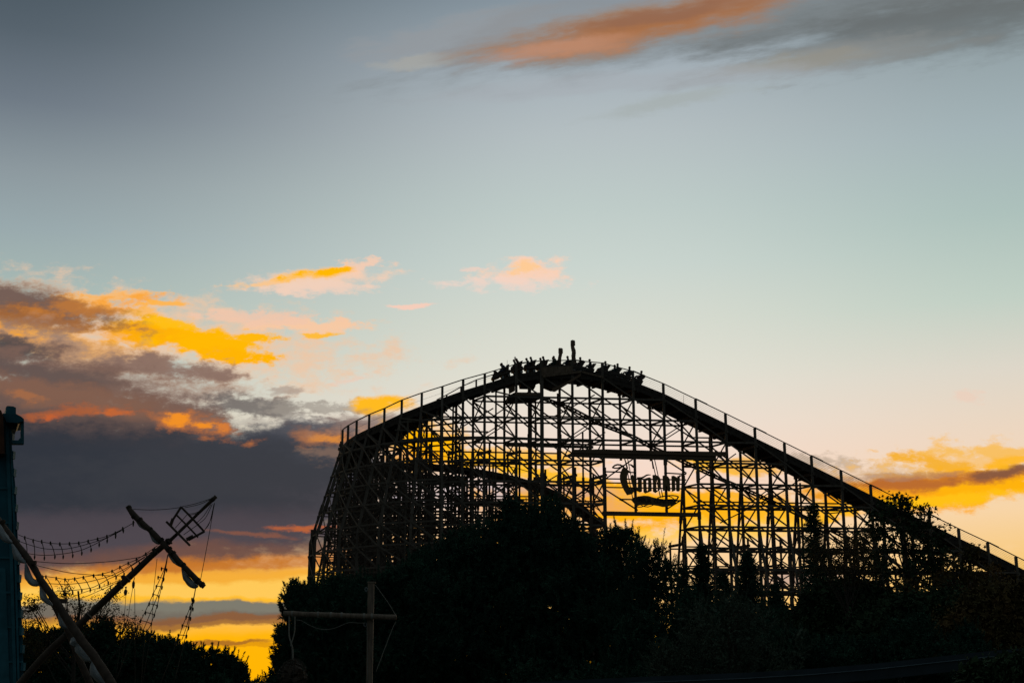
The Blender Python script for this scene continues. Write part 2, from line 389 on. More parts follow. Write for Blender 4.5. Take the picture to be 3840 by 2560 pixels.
# ------------------------------------------------------------------ mesh helpers
class MB:
    def __init__(s): s.v = []; s.f = []
    def add(s, vs, fs):
        k = len(s.v); s.v += [tuple(q) for q in vs]; s.f += [tuple(i + k for i in f) for f in fs]
    def beam(s, p, q, w, h, up=None):
        p = Vector(p); q = Vector(q); a = q - p
        if a.length < 1e-4: return
        a.normalize()
        up = Vector(up) if up is not None else Vector((0, 0, 1))
        if abs(a.dot(up)) > 0.95: up = Vector((0, 1, 0)) if abs(a.y) < .9 else Vector((1, 0, 0))
        sd = a.cross(up).normalized(); u = sd.cross(a).normalized()
        vs = []
        for e in (p, q):
            for i, j in ((-1, -1), (1, -1), (1, 1), (-1, 1)):
                vs.append(e + sd * (i * w / 2) + u * (j * h / 2))
        s.add(vs, [(0, 1, 5, 4), (1, 2, 6, 5), (2, 3, 7, 6), (3, 0, 4, 7), (3, 2, 1, 0), (4, 5, 6, 7)])
    def tube(s, pts, r, n=7, jit=0.0, rng=None):
        pts = [Vector(p) for p in pts]
        rs = r if isinstance(r, (list, tuple)) else [r] * len(pts)
        prev = None; vs = []
        for i, p in enumerate(pts):
            a = (pts[min(i + 1, len(pts) - 1)] - pts[max(i - 1, 0)])
            if a.length < 1e-6: a = Vector((0, 0, 1))
            a.normalize()
            if prev is None:
                up = Vector((0, 0, 1)) if abs(a.z) < .9 else Vector((1, 0, 0))
                sd = a.cross(up).normalized()
            else:
                sd = (prev - a * prev.dot(a)).normalized()
            prev = sd; u = a.cross(sd)
            for k in range(n):
                t = 2 * pi * k / n
                rr = rs[i] * (1 + (rng.uniform(-jit, jit) if rng else 0))
                vs.append(p + sd * (cos(t) * rr) + u * (sin(t) * rr))
        fs = []
        for i in range(len(pts) - 1):
            for k in range(n):
                a0 = i * n + k; a1 = i * n + (k + 1) % n
                fs.append((a0, a1, a1 + n, a0 + n))
        fs.append(tuple(range(n))[::-1]); fs.append(tuple((len(pts) - 1) * n + k for k in range(n)))
        s.add(vs, fs)
    def slab(s, pts, off):
        """polygon of world points extruded by the vector off"""
        n = len(pts); pts = [Vector(p) for p in pts]; off = Vector(off)
        s.add(pts + [p + off for p in pts], [tuple(range(n)), tuple(range(2 * n - 1, n - 1, -1))] + [(i, i + n, (i + 1) % n + n, (i + 1) % n) for i in range(n)])
    def box(s, c, sx, sy, sz, R=None):
        vs = []
        for k in (-1, 1):
            for i, j in ((-1, -1), (1, -1), (1, 1), (-1, 1)):
                q = Vector((i * sx / 2, j * sy / 2, k * sz / 2))
                vs.append(Vector(c) + (R @ q if R is not None else q))
        s.add(vs, [(3, 2, 1, 0), (4, 5, 6, 7), (0, 1, 5, 4), (1, 2, 6, 5), (2, 3, 7, 6), (3, 0, 4, 7)])
    def build(s, name, mat, parent=None, smooth=False, origin=None):
        me = bpy.data.meshes.new(name)
        o = bpy.data.objects.new(name, me); COL.objects.link(o)
        vs = s.v
        if origin is not None:
            ox, oy, oz = origin; vs = [(x - ox, y - oy, z - oz) for x, y, z in vs]; o.location = origin
        me.from_pydata(vs, [], s.f); me.materials.append(M[mat] if isinstance(mat, str) else mat)
        if smooth: me.shade_smooth()
        me.update()
        if parent is not None:
            o.parent = parent
            o.matrix_parent_inverse = Matrix.Translation(-parent.location)
        return o

def tag(o, label=None, cat=None, group=None, kind=None):
    if label: o['label'] = label
    if cat: o['category'] = cat
    if group: o['group'] = group
    if kind: o['kind'] = kind
    return o
def thing(name, label, cat, loc=(0, 0, 0), group=None):
    o = bpy.data.objects.new(name, None); COL.objects.link(o); o.location = loc; o.empty_display_size = .5
    return tag(o, label, cat, group)

# ------------------------------------------------------------------ ground
g = MB(); g.add([(-3000, -1500, 0), (3000, -1500, 0), (3000, 4000, 0), (-3000, 4000, 0)], [(0, 1, 2, 3)])
tag(g.build('ground', 'ground'), kind='structure')
# ------------------------------------------------------------------ roller coaster
S0, SL = 155.0, 0.10            # front row of posts: plane y = S0 + SL*x
def FP(X, Y, off=0.0): return PP(X, Y, S0 + off, SL)
near_px = [(1285, 1612, 62), (1306, 1596, 55), (1338, 1578, 52), (1385, 1555, 52), (1442, 1532, 50), (1507, 1501, 50), (1582, 1474, 48),
           (1659, 1450, 43), (1737, 1424, 41), (1818, 1402, 38), (1936, 1366, 37), (2031, 1354, 36), (2145, 1352, 36), (2258, 1362, 36),
           (2373, 1393, 37), (2487, 1439, 36), (2608, 1497, 37), (2720, 1551, 37), (2830, 1605, 37), (2941, 1660, 36), (3042, 1710, 36),
           (3153, 1764, 37), (3264, 1819, 37), (3374, 1873, 37), (3484, 1928, 37), (3594, 1982, 36), (3703, 2033, 36), (3809, 2086, 36),
           (3920, 2141, 37), (4030, 2196, 37), (4140, 2252, 37)]
i0 = 9
rail = {}
for i in range(i0, len(near_px)):
    X, Y, d = near_px[i]; rail[i] = FP(X, Y)
STEP = 2.5
for i in range(i0 - 1, -1, -1):
    X, Y, d = near_px[i]; pr = rail[i + 1]
    best = None
    for k in range(0, 500):
        y = pr.y + 0.005 * k * STEP / 2.5
        p = W(X, Y, y)
        L = sqrt((p.x - pr.x) ** 2 + (p.y - pr.y) ** 2)
        if best is None or abs(L - STEP) < best[0]: best = (abs(L - STEP), p)
    rail[i] = best[1]
N = len(near_px)
deck = {i: FP(near_px[i][0], near_px[i][1] + near_px[i][2]) if i >= i0 else W(near_px[i][0], near_px[i][1] + near_px[i][2], rail[i].y) for i in range(N)}
class Bent: pass
BN = []
TW = 2.8                                     # distance between the two post rows
for i in range(N):
    b = Bent(); b.rail = rail[i]; b.near = deck[i].copy(); b.near.x = rail[i].x; b.near.y = rail[i].y
    a = rail[max(i - 1, 0)]; c = rail[min(i + 1, N - 1)]
    t = Vector((c.x - a.x, c.y - a.y, 0)).normalized()
    n = Vector((-t.y, t.x, 0))                # away from the viewer, inwards on the turn
    if i >= i0: n = Vector((-0.48, 0.877, 0))
    elif i >= i0 - 3: n = (n * (i0 - i) / 4 + Vector((-0.48, 0.877, 0)) * (1 - (i0 - i) / 4)).normalized()
    b.n = n; b.i = i; b.curve = i < i0 - 1
    bank = 0.6 if i < 5 else (0.2 if i < 8 else 0.0)
    b.far = b.near + n * TW - Vector((0, 0, bank))
    BN.append(b)
# the turn goes on round the back and returns as the lower track
head = Vector((BN[0].near.x - BN[1].near.x, BN[0].near.y - BN[1].near.y, 0)).normalized()
ang = atan2(head.y, head.x)
back = []
p = BN[0].near.copy(); z = p.z
while ang > -0.02 and len(back) < 14:
    ang -= radians(12)
    p = p + Vector((cos(ang), sin(ang), 0)) * 2.5; z -= 0.12
    b = Bent(); b.near = Vector((p.x, p.y, z)); b.rail = b.near + Vector((0, 0, 1.2))
    b.n = Vector((sin(ang), -cos(ang), 0)); b.far = b.near + b.n * TW - Vector((0, 0, .5)); b.curve = True; b.i = -1 - len(back)
    back.append(b)
# levels of the horizontal ledgers
zr = FP(2400, 1498).z
LV = 2.36
levels = [zr + 2 * LV - LV * k for k in range(0, 30)]
levels = [q for q in levels if q > 1.0]
WIN_T = FP(2400, 1712).z; WIN_B = FP(2400, 1932).z      # opening that frames the sign
def in_window(i, z): return i in (14, 15) and z < WIN_T
def bay_open(i, z): return i in (13, 14, 15) and z < WIN_T   # bay from bent i to i+1

hill = thing('wooden_roller_coaster', 'tall wooden roller coaster hill of latticed timber posts carrying the train over its crest', 'roller coaster', (FP(2145, 1400).x, S0, 0))

def bent_mesh(b, lv, zbase=0.0, post=0.29, cross=0.17, outer_near=None, outer_far=None, parent=None, rail_post=True, brace=True, rng=random.Random(3), farfoot=None, mat='timber'):
    """one trestle bent: two posts (plus raking legs), cross pieces at every level and X braces"""
    head = MB(); zt = b.near.z
    zf = zbase if farfoot is None else farfoot
    if b.i == 11: post = .42
    # cap under the track
    head.beam(b.near - Vector((0, 0, .95)) - b.n * .3, b.far - Vector((0, 0, .95)) + b.n * .3, .2, .3)
    zs = [q for q in lv if zbase + .3 < q < zt - 1.1]
    def N_(q): return Vector((b.near.x, b.near.y, q))
    def F_(q): return Vector((b.far.x, b.far.y, q))
    for k, q in enumerate(zs):
        if q > zf:
            head.beam(N_(q), F_(q), .07, cross * 1.25)
            if brace and k + 1 < len(zs) and zs[k + 1] > zf:
                if k % 2 == 0: head.beam(N_(q) + b.n * .05, F_(zs[k + 1]), .06, cross)
                if k % 2 == 1 or k % 3 == 0: head.beam(F_(q), N_(zs[k + 1]), .06, cross)
    head.beam(b.near - Vector((0, 0, .85)), N_(max(zf, zs[-1] if zs else zf)), .08, .08)   # nailing strip on the post
    fr = head.build('support_bent', mat, parent)
    def leg(pts, w):
        m = MB()
        for a, c in zip(pts, pts[1:]):
            m.beam(a, c, w, w * 1.05, up=(0, 1, 0))
        # splice boards where timbers are joined
        for k in range(1, 7):
            q = zt - 2.2 - k * 2 * LV + rng.uniform(-.3, .3)
            for a, c in zip(pts, pts[1:]):
                if c.z < q - .7 and q < a.z and rng.random() < .6:
                    t = (a.z - q) / (a.z - c.z); t2 = (a.z - q + rng.uniform(.8, 1.7)) / (a.z - c.z)
                    if t2 < 1: m.beam(a.lerp(c, t), a.lerp(c, t2), w + .1, w + .08, up=(0, 1, 0))
        m.build('post', mat, fr)
    top = b.rail if rail_post else b.near
    if b.curve and outer_near is None:
        zk = FP(1165, 1985).z; h = b.near.z - zk; e = b.near - b.n * (h * .30); e.z = zk
        leg([top, b.near, e, Vector((e.x, e.y, 0))], post * .9)
        # inner upright under the track edge plus ties to the raking leg
        leg([b.near - Vector((0, 0, .9)), N_(0)], post * .85)
        m = MB()
        for q in zs:
            t = min(1, (b.near.z - q) / h); o = b.near.lerp(e, t); o.z = q
            m.beam(o, N_(q), .07, .13)
            if q - LV > 1:
                t = min(1, (b.near.z - q + LV) / h); o2 = b.near.lerp(e, t); o2.z = q - LV
                if (o - N_(q)).length > .8: m.beam(N_(q), o2, .06, .11)
        if zs: m.beam(N_(zs[0]), N_(zs[-1]), .06, .06)
        m.build('leg_tie', 'timber', fr)
        b.outer = lambda q: b.near.lerp(e, min(1, (b.near.z - q) / h)) * 1.0
    else:
        leg([top, N_(zbase)], post)
        b.outer = None
    leg([b.far - Vector((0, 0, .5)), F_(zf)], post * .95)
    for base, zo, sgn, sl in ((N_, outer_near, -1, .17), (F_, outer_far, 1, .14)):
        if zo is None: continue
        m = MB(); a = base(zo); zz = zbase; c = base(zz) + b.n * (sgn * sl * (zo - zz))
        leg([a, a.lerp(c, .5), a.lerp(c, .5) + (c - a) * .5], post * .85)
        for q in lv:
            if 1.0 < q < zo - .8:
                t = (zo - q) / (zo - zz); o = a.lerp(c, t)
                m.beam(o, base(q), .07, .13)
                if q - LV > .5:
                    o2 = a.lerp(c, (zo - q + LV) / (zo - zz)); m.beam(base(q), o2, .06, .11)
        if m.v: zz_ = [v[2] for v in m.v]; m.beam(base(max(zz_)), base(min(zz_)), .06, .06); m.build('leg_tie', 'timber', fr)
        if sgn < 0: b.on = (a, c, zo)
        else: b.of = (a, c, zo)
    return fr

def span(b, c, q, which):
    p = getattr(b, which); r = getattr(c, which)
    return Vector((p.x, p.y, q)), Vector((r.x, r.y, q))

ZO = FP(2700, 1965).z
for b in BN:
    zb = 0.0; ff = None
    if b.i in (14, 15): zb = WIN_B; ff = WIN_T
    on = of = None
    if b.i >= 16: on = min(ZO, b.near.z - 3); of = min(FP(2700, 1760).z, b.near.z - 2.5)
    if b.i >= 16 and on < 6: on = of = None
    bent_mesh(b, levels, zb, outer_near=on, outer_far=of, parent=hill, farfoot=ff)
for b in back:
    bent_mesh(b, levels, 0.0, parent=hill, outer_near=b.near.z - 2)

chain = back[::-1] + BN
# ledgers: each level one run of timber per row
for k, q in enumerate(levels):
    for which, dz_, w in (('near', 0.0, .22), ('far', -.12, .19)):
        m = MB()
        for b, c in zip(chain, chain[1:]):
            if bay_open(b.i, q):
                if m.v: m.build('ledger', 'timber', hill); m = MB()
                continue
            if q < min(b.near.z, c.near.z) - .8 or (q < max(b.near.z, c.near.z) - 1.6 and q < min(b.near.z, c.near.z) + 1.0 and b.i > 13 and which == 'near'):
                p, r = span(b, c, q, which)
                off = (b.n * (-.14 if which == 'near' else .14))
                m.beam(p + off, r + off, .08, w)
        if m.v: m.build('ledger', 'timber', hill)
# ledgers along the raking legs of the turn and along the outriggers of the lift side
for k, q in enumerate(levels):
    for a_ in ('outer', 'on', 'of'):
        m = MB()
        for b, c in zip(chain, chain[1:]):
            done = False
            if a_ == 'outer':
                if b.outer and c.outer and q < min(b.near.z, c.near.z) - 1:
                    p = b.outer(q); r = c.outer(q); p.z = r.z = q; m.beam(p, r, .08, .19); done = True
            elif hasattr(b, a_) and hasattr(c, a_):
                (a0, c0, z0), (a1, c1, z1) = getattr(b, a_), getattr(c, a_)
                if q < min(z0, z1) - .5:
                    p = a0.lerp(c0, (z0 - q) / z0); r = a1.lerp(c1, (z1 - q) / z1); m.beam(p, r, .08, .18); done = True
            if not done and m.v: m.build('outer_ledger', 'timber', hill); m = MB()
        if m.v: m.build('outer_ledger', 'timber', hill)
# diagonal braces, one mesh per bay
for n_, (b, c) in enumerate(zip(chain, chain[1:])):
    mn, mf, mo = MB(), MB(), MB()
    def flush(final=False):
        global mn, mf, mo
        for m_, e, sg in ((mn, c.near, -1), (mf, c.far, 1), (mo, None, -1)):
            if m_.v:
                if e is not None:
                    zz = [v[2] for v in m_.v]; o = c.n * .17 * sg
                    m_.beam(Vector((e.x, e.y, min(max(zz), e.z - .9))) + o, Vector((e.x, e.y, min(zz))) + o, .07, .07)
                m_.build('diagonal_brace', 'timber', hill)
        mn, mf, mo = MB(), MB(), MB()
    for k in range(len(levels) - 1):
        q, q2 = levels[k], levels[k + 1]
        if bay_open(b.i, q) or bay_open(b.i, q2): flush(); continue
        lo = min(b.near.z, c.near.z) - .8
        if q2 > lo: continue
        qt = min(q, b.near.z - .6)
        o = b.n * .2
        mn.beam(Vector((b.near.x, b.near.y, qt)) - o, Vector((c.near.x, c.near.y, q2)) - o, .07, .17)
        if b.outer and c.outer:
            p = b.outer(qt); r = c.outer(q2); p.z = qt; r.z = q2; mo.beam(p - o, r - o, .07, .15)
            p2 = c.outer(q2); p2.z = q2; p3 = c.outer(q2 - LV); p3.z = q2 - LV; mo.beam(p2 - o, p3 - o, .07, .08)
        if k % 2 == 0 or b.curve:
            mf.beam(Vector((b.far.x, b.far.y, qt)) + o, Vector((c.far.x, c.far.y, q2)) + o, .06, .16)
        if n_ % 3 == 1 and k % 3 == 0 and not b.curve:
            P1 = Vector((c.far.x, c.far.y, min(q, c.near.z - 1))) + o; P2 = Vector((b.far.x, b.far.y, q2)) + o
            mf.beam(P1, P2, .05, .12); mf.beam(P1 - Vector((0, 0, .4)), P2 - Vector((0, 0, .4)), .05, .12)
        if b.i >= 16 and q < ZO - 1 and hasattr(b, 'on') and hasattr(c, 'on'):
            (a0, c0, z0), (a1, c1, z1) = b.on, c.on
            if q < z0 and q2 < z1:
                mo.beam(a0.lerp(c0, (z0 - q) / z0), a1.lerp(c1, (z1 - q2) / z1), .06, .14)
                mo.beam(a1.lerp(c1, (z1 - q2) / z1), a1.lerp(c1, min(1, (z1 - q2 + LV) / z1)), .07, .08)
    flush()

# track: side stringers, ties, running rails
def track(seq, parent, depth=.95, ties=.75, lip=0.0):
    for side, w in (('near', .16), ('far', .16)):
        m = MB()
        for b, c in zip(seq, seq[1:]):
            p = getattr(b, side); r = getattr(c, side); up = Vector((0, 0, 1))
            for j, hh in enumerate((.22, .24, .23, .24)):
                zz = sum((.22, .24, .23, .24)[:j]) + hh / 2
                if zz > depth: break
                o = b.n * (-.02 * (j % 2) if side == 'near' else .02 * (j % 2))
                m.beam(p - up * zz + o, r - up * zz + o, w, hh)
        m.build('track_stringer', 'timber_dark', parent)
    m = MB()
    for b, c in zip(seq, seq[1:]):
        L = (c.near - b.near).length; k = max(2, int(L / ties))
        for j in range(k):
            t = (j + .5) / k
            p = b.near.lerp(c.near, t); r = b.far.lerp(c.far, t)
            m.beam(p - Vector((0, 0, .30)) - b.n * .15, r - Vector((0, 0, .30)) + b.n * .15, .34, .16)
            if j % 2 == 0:
                m.beam(p - Vector((0, 0, 1.02)) - b.n * .2, r - Vector((0, 0, 1.02)) + b.n * .2, .22, .2)
        m.slab([b.near - Vector((0, 0, .42)) + b.n * .1, c.near - Vector((0, 0, .42)) + c.n * .1, c.far - Vector((0, 0, .42)) - c.n * .1, b.far - Vector((0, 0, .42)) - b.n * .1], (0, 0, .08))
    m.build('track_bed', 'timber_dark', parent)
    for t in (.28, .72):
        m = MB()
        for b, c in zip(seq, seq[1:]):
            m.beam(b.near.lerp(b.far, t) - Vector((0, 0, .12)), c.near.lerp(c.far, t) - Vector((0, 0, .12)), .14, .2)
        m.build('running_rail', 'steel', parent)
track(chain, hill)

# handrails
m = MB()
for b, c in zip(BN, BN[1:]):
    m.beam(b.rail + Vector((0, 0, .05)), c.rail + Vector((0, 0, .05)), .12, .09)
    if b.i >= 9 and b.i % 2 == 0:
        m.beam(b.rail.lerp(c.rail, .0) + Vector((0, 0, .1)), b.rail.lerp(c.rail, .4) + Vector((0, 0, .1)), .14, .1)
m.build('handrail', 'timber', hill)
for r_ in range(5):
    m = MB()
    for b, c in zip(BN, BN[1:]):
        if b.i < 12 and r_ not in (2,): continue
        t = (r_ + .7) / 5.6
        m.beam(b.near.lerp(b.rail, t), c.near.lerp(c.rail, t), .016, .016)
    m.build('safety_cable', 'steel', hill)
# the handrail on the far side of the walkway, seen where the track starts to drop
m = MB(); ppx = None
for X, Y in ((1640, 1497), (1675, 1480), (1729, 1450), (1786, 1424), (1850, 1404), (1905, 1388)):
    q = FP(X, Y, 2.6)
    if ppx is not None: m.beam(ppx, q, .1, .1)
    m.beam(q, q - Vector((0, 0, 1.9)), .2, .2); ppx = q
m.build('handrail', 'timber', hill)
m = MB(); q = W(1176, 1985, rail[0].y - 1.0); m.beam(q, Vector((q.x - .1, q.y, 0)), .62, .3, up=(0, 1, 0)); m.build('edge_post', 'timber', hill)
# thin aerials
m = MB()
for X, Y, L in ((1279, 1590, 1.8), (1902, 1350, 1.2), (2563, 1480, 1.1)):
    q = FP(X, Y, 1.0) if X > 1500 else W(X, Y, rail[0].y)
    m.tube([q, q - Vector((0, 0, L))], .018, 4)
    m.build('lightning_rod', 'steel', hill) ; m = MB()
# track ends poking out at the left edge of the turn
m = MB()
for X, Y in ((1272, 1668), (1268, 1682)):
    q = W(X, Y, rail[0].y + .5); m.beam(q, q + Vector((.9, .3, -.15)), .3, .32)
m.build('beam_end', 'timber', hill)

# heavy ledger band that carries on across the hill
m = MB(); 
pts = [(1500, 1652), (1660, 1641), (1820, 1640), (1936, 1643), (2108, 1649), (2225, 1655)]
for (a, b_), (c, d) in zip(pts, pts[1:]): m.beam(FP(a, b_, 3), FP(c, d, 3), .12, .3)
m.build('header_beam', 'timber', hill)
m = MB(); m.beam(FP(1897, 1668, 2.7), FP(2225, 1676, 2.7), .15, .3); m.build('header_beam', 'timber', hill)

# intermediate uprights and doubled ledgers inside the hill
rx = random.Random(4)
for X, Y, off in ((1530, 1570, 3.4), (1620, 1530, 3.4), (1700, 1500, 3.2), (1775, 1474, 3.6), (1860, 1450, 3.2), (1992, 1500, 3.4), (2008, 1500, 3.4), (2091, 1475, 3.6), (2185, 1620, 4.6), (2660, 1640, 4.2), (2775, 1700, 4.2), (2890, 1760, 4.2), (3000, 1810, 4.2)):
    m = MB(); a = FP(X, Y, off); m.beam(a, Vector((a.x + rx.uniform(-.3, .3), a.y, 0)), .2, .2, up=(0, 1, 0))
    for k in range(3): q = a.z - rx.uniform(2, 18); m.beam(Vector((a.x, a.y, q)), Vector((a.x, a.y, q - rx.uniform(.8, 1.8))), .3, .26, up=(0, 1, 0))
    m.build('post', 'timber', hill)
for k, (X0, Y0, X1) in enumerate(((1480, 1612, 1830), (1560, 1560, 1850), (1540, 1690, 2100), (2030, 1560, 2270), (2600, 1640, 2800), (2600, 1725, 3000), (2600, 1880, 3250))):
    m = MB(); a = FP(X0, Y0, 3.3); b_ = FP(X1, Y0, 3.3); b_.z = a.z; m.beam(a, b_, .08, .16); m.build('ledger', 'timber', hill)
for X0, Y0, X1, Y1 in ((1990, 1840, 2160, 1740), (2080, 1560, 2230, 1480), (2150, 1700, 2270, 1620), (2620, 1800, 2760, 1700), (2850, 1900, 3010, 1790), (1850, 1560, 1980, 1470), (1700, 1620, 1850, 1530), (2700, 1960, 2960, 1830)):
    m = MB(); a = FP(X0, Y0, 3.5); b_ = FP(X1, Y1, 3.5); m.beam(a, b_, .06, .13); m.build('diagonal_brace', 'timber', hill)
# maintenance stair running down inside the structure
m = MB(); path = [(2032, 1487), (2140, 1526), (2256, 1587), (2378, 1634), (2454, 1676), (2576, 1731), (2678, 1780), (2797, 1831), (2900, 1878), (3046, 1947), (3150, 1998), (3260, 2055)]
for (a, b_), (c, d) in zip(path, path[1:]):
    p, q = FP(a, b_, 1.8), FP(c, d, 1.8); m.beam(p, q, .08, .21)
    p2, q2 = p + Vector((-.3, .8, .02)), q + Vector((-.3, .8, .02)); m.beam(p2, q2, .08, .21)
    for j in range(7):
        t = (j + .5) / 7; m.beam(p.lerp(q, t), p2.lerp(q2, t), .3, .05)
m.build('stair', 'timber_dark', hill)

# --- theming on the crest: side boards, split trunks, box platform
def fslab(px, off, th, name, mat, parent=hill):
    m = MB(); m.slab([FP(x, y, off) for x, y in px], (-.1 * th, th, 0)); return m.build(name, mat, parent)
def z2(x, y): return 1800 + x / 2.94, 1220 + y / 2.94
def zz2(l): return [z2(*q) for q in l]
fslab(zz2([(675, 458), (1020, 448), (1020, 505), (680, 545)]), -.25, .12, 'side_board', 'trunk_timber')
fslab(zz2([(680, 545), (1115, 497), (1115, 520), (700, 570)]), -.40, .12, 'side_board', 'trunk_timber')
fslab(zz2([(1115, 497), (1360, 560), (1360, 582), (1125, 520)]), -.40, .12, 'side_board', 'trunk_timber')
fslab(zz2([(1115, 520), (1115, 555), (830, 728), (798, 728), (800, 690), (960, 620), (1060, 560)]), -.3, .14, 'side_board', 'board')
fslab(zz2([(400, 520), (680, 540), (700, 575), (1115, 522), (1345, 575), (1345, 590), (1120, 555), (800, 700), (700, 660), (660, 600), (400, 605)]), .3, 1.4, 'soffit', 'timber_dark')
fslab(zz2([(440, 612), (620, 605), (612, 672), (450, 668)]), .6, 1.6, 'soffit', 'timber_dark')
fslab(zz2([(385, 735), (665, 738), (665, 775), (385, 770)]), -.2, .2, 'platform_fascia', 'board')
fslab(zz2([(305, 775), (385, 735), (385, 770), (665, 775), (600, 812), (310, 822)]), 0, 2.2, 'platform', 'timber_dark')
fslab(zz2([(315, 680), (385, 655), (385, 720), (320, 755)]), .2, .15, 'platform_fascia', 'board')
def trunk(px, r, off, base_px):
    rg = random.Random(int(px[0][0]))
    pts = [FP(*z2(x, y), off) for x, y in px]
    m = MB(); fine = []; fr_ = []
    for i in range(len(pts) - 1):
        for j in range(4): t = j / 4; fine.append(pts[i].lerp(pts[i + 1], t)); fr_.append((r[i] * (1 - t) + r[i + 1] * t) * rg.uniform(.95, 1.05))
    fine.append(pts[-1]); fr_.append(r[-1])
    m.tube(fine, fr_, 10, .07, rg)
    top = pts[0]
    for a in range(7):
        t = 2 * pi * a / 7; q = top + Vector((cos(t), sin(t), 0)) * r[0] * .72
        m.tube([q - Vector((0, 0, .5)), q + Vector((0, 0, rg.uniform(.0, .10))), q + Vector((0, 0, rg.uniform(.11, .16)))], [.115, .105, .03], 4)
    return m
for nm_, px, r, lb in (('split_trunk', [(888, 262), (888, 315), (880, 345), (875, 400), (882, 470), (870, 560), (835, 610)], [.22, .21, .20, .22, .21, .24, .3], 'shorter jagged split tree trunk rising behind the train on the crest'),
                  ('split_trunk', [(1023, 176), (1020, 235), (1035, 290), (1030, 350), (1040, 410), (1068, 470), (1080, 520), (1075, 590)], [.23, .22, .25, .25, .26, .33, .38, .36], 'taller crooked jagged tree trunk rising above the middle of the train')):
    m = trunk(px, r, 3.2, None)
    b0 = FP(*z2(*px[-1]), 3.2)
    o = m.build(nm_, 'trunk_timber', None, origin=tuple(b0)); tag(o, lb, 'tree trunk', 'jagged tree trunks on the coaster crest')

# --- boards that frame the sign and the sign itself
def z6(x, y): return 2100 + x / 2.94, 1620 + y / 2.94
def z6l(l): return [z6(*q) for q in l]
fslab(z6l([(135, 190), (500, 186), (1160, 205), (1822, 214), (1845, 225), (1845, 263), (1000, 243), (135, 226)]), -.35, .3, 'fascia_board', 'board')
fslab(z6l([(38, 268), (135, 222), (1000, 240), (1722, 258), (1722, 308), (1100, 300), (490, 283), (38, 262)]), -.18, .3, 'fascia_board', 'board')
fslab(z6l([(472, 868), (860, 876), (1535, 886), (1535, 928), (1320, 926), (850, 918), (472, 915)]), -.35, .35, 'fascia_board', 'board')
m = MB()
for y0, y1 in ((512, 524), (556, 572), (606, 622)):
    m.beam(FP(*z6(495, y0), .1), FP(*z6(1392, y1), .1), .1, .14)
m.beam(FP(*z6(500, 434), .1), FP(*z6(842, 444), .1), .1, .14); m.beam(FP(*z6(1148, 448), .1), FP(*z6(1392, 462), .1), .1, .14)
m.build('ledger', 'timber', hill)
m = MB()
for a, b_ in (((500, 515), (810, 290)), ((500, 632), (858, 860)), ((655, 728), (858, 860)), ((1160, 858), (1372, 725)), ((1160, 300), (1395, 452)), ((655, 738), (800, 740)), ((1280, 755), (1372, 748)), ((655, 738), (690, 755))):
    m.beam(FP(*z6(*a), 0), FP(*z6(*b_), 0), .1, .15)
for x0, x1 in ((715, 800), (745, 830), (1012, 1108), (1040, 1135)):
    m.beam(FP(*z6(x0, 288), .5), FP(*z6(x1, 720), .5), .09, .12)
m.beam(FP(*z6(712, 290), .5), FP(*z6(745, 400), .5), .12, .22); m.beam(FP(*z6(1012, 290), .5), FP(*z6(1028, 400), .5), .12, .26)
m.build('diagonal_brace', 'timber', hill)
sgn = thing('coaster_sign', 'carved gothic name sign with twirled initial and ribbon hung in the lattice opening', 'sign', tuple(FP(2400, 1800)))
def z7s(x, y): return 2260 + x / 6.19, 1700 + y / 6.19
def sslab(l, off=-.55, th=.28, name='letter', mat='letter'):
    m = MB(); m.slab([FP(*z7s(*q), off) for q in l], (0, th, 0)); return m.build(name, mat, sgn)
sslab([(490, 305), (540, 330), (640, 420), (600, 440), (575, 500), (565, 600), (590, 720), (620, 780), (645, 820), (670, 780), (690, 800), (730, 830), (715, 900), (690, 930), (570, 958), (500, 850), (440, 720), (405, 600), (400, 500), (420, 420), (450, 350)])
sslab([(645, 520), (700, 480), (730, 540), (745, 600), (740, 660), (765, 760), (820, 790), (820, 570), (910, 560), (915, 870), (870, 890), (800, 860), (720, 760), (690, 720), (660, 600)])
def bracket(l, r, name='letter'):
    m = MB(); m.tube([FP(*z7s(*q), -.5) for q in l], r, 6); m.build(name, 'letter', sgn)
bracket([(225, 325), (280, 275), (340, 255), (410, 262), (470, 300), (500, 320)], .10, 'flourish')
bracket([(225, 325), (290, 338), (350, 335), (420, 310), (480, 270)], .08, 'flourish')
bracket([(600, 250), (650, 258), (690, 285), (725, 315)], [.05, .08, .12, .13], 'flourish')
bracket([(800, 568), (900, 565), (960, 540), (1010, 505), (1060, 492), (1118, 492)], [.12, .12, .11, .1, .08, .04], 'flourish')
bracket([(1780, 520), (1820, 510), (1870, 480)], [.12, .08, .04], 'flourish')
def ring(outer, inner):
    n = len(outer); m = MB(); A = [FP(*z7s(*q), -.55) for q in outer]; B = [FP(*z7s(*q), -.55) for q in inner]; t = Vector((0, .28, 0))
    vs = A + B + [p + t for p in A] + [p + t for p in B]; fs = []
    for i in range(n):
        j = (i + 1) % n
        fs += [(i, j, n + j, n + i), (2 * n + i, 3 * n + i, 3 * n + j, 2 * n + j), (i, 2 * n + i, 2 * n + j, j), (n + i, n + j, 3 * n + j, 3 * n + i)]
    m.add(vs, fs); m.build('letter', 'letter', sgn)
ring([(940, 590), (1030, 560), (1090, 548), (1125, 570), (1135, 700), (1140, 860), (990, 918), (950, 880), (945, 740)], [(1015, 625), (1035, 615), (1052, 612), (1058, 625), (1060, 700), (1055, 850), (1040, 862), (1028, 860), (1018, 740)])
ring([(1160, 495), (1230, 490), (1310, 530), (1345, 590), (1355, 720), (1345, 820), (1230, 908), (1170, 870), (1170, 700)], [(1245, 600), (1262, 590), (1275, 605), (1283, 640), (1285, 720), (1280, 840), (1262, 860), (1250, 840), (1246, 720)])
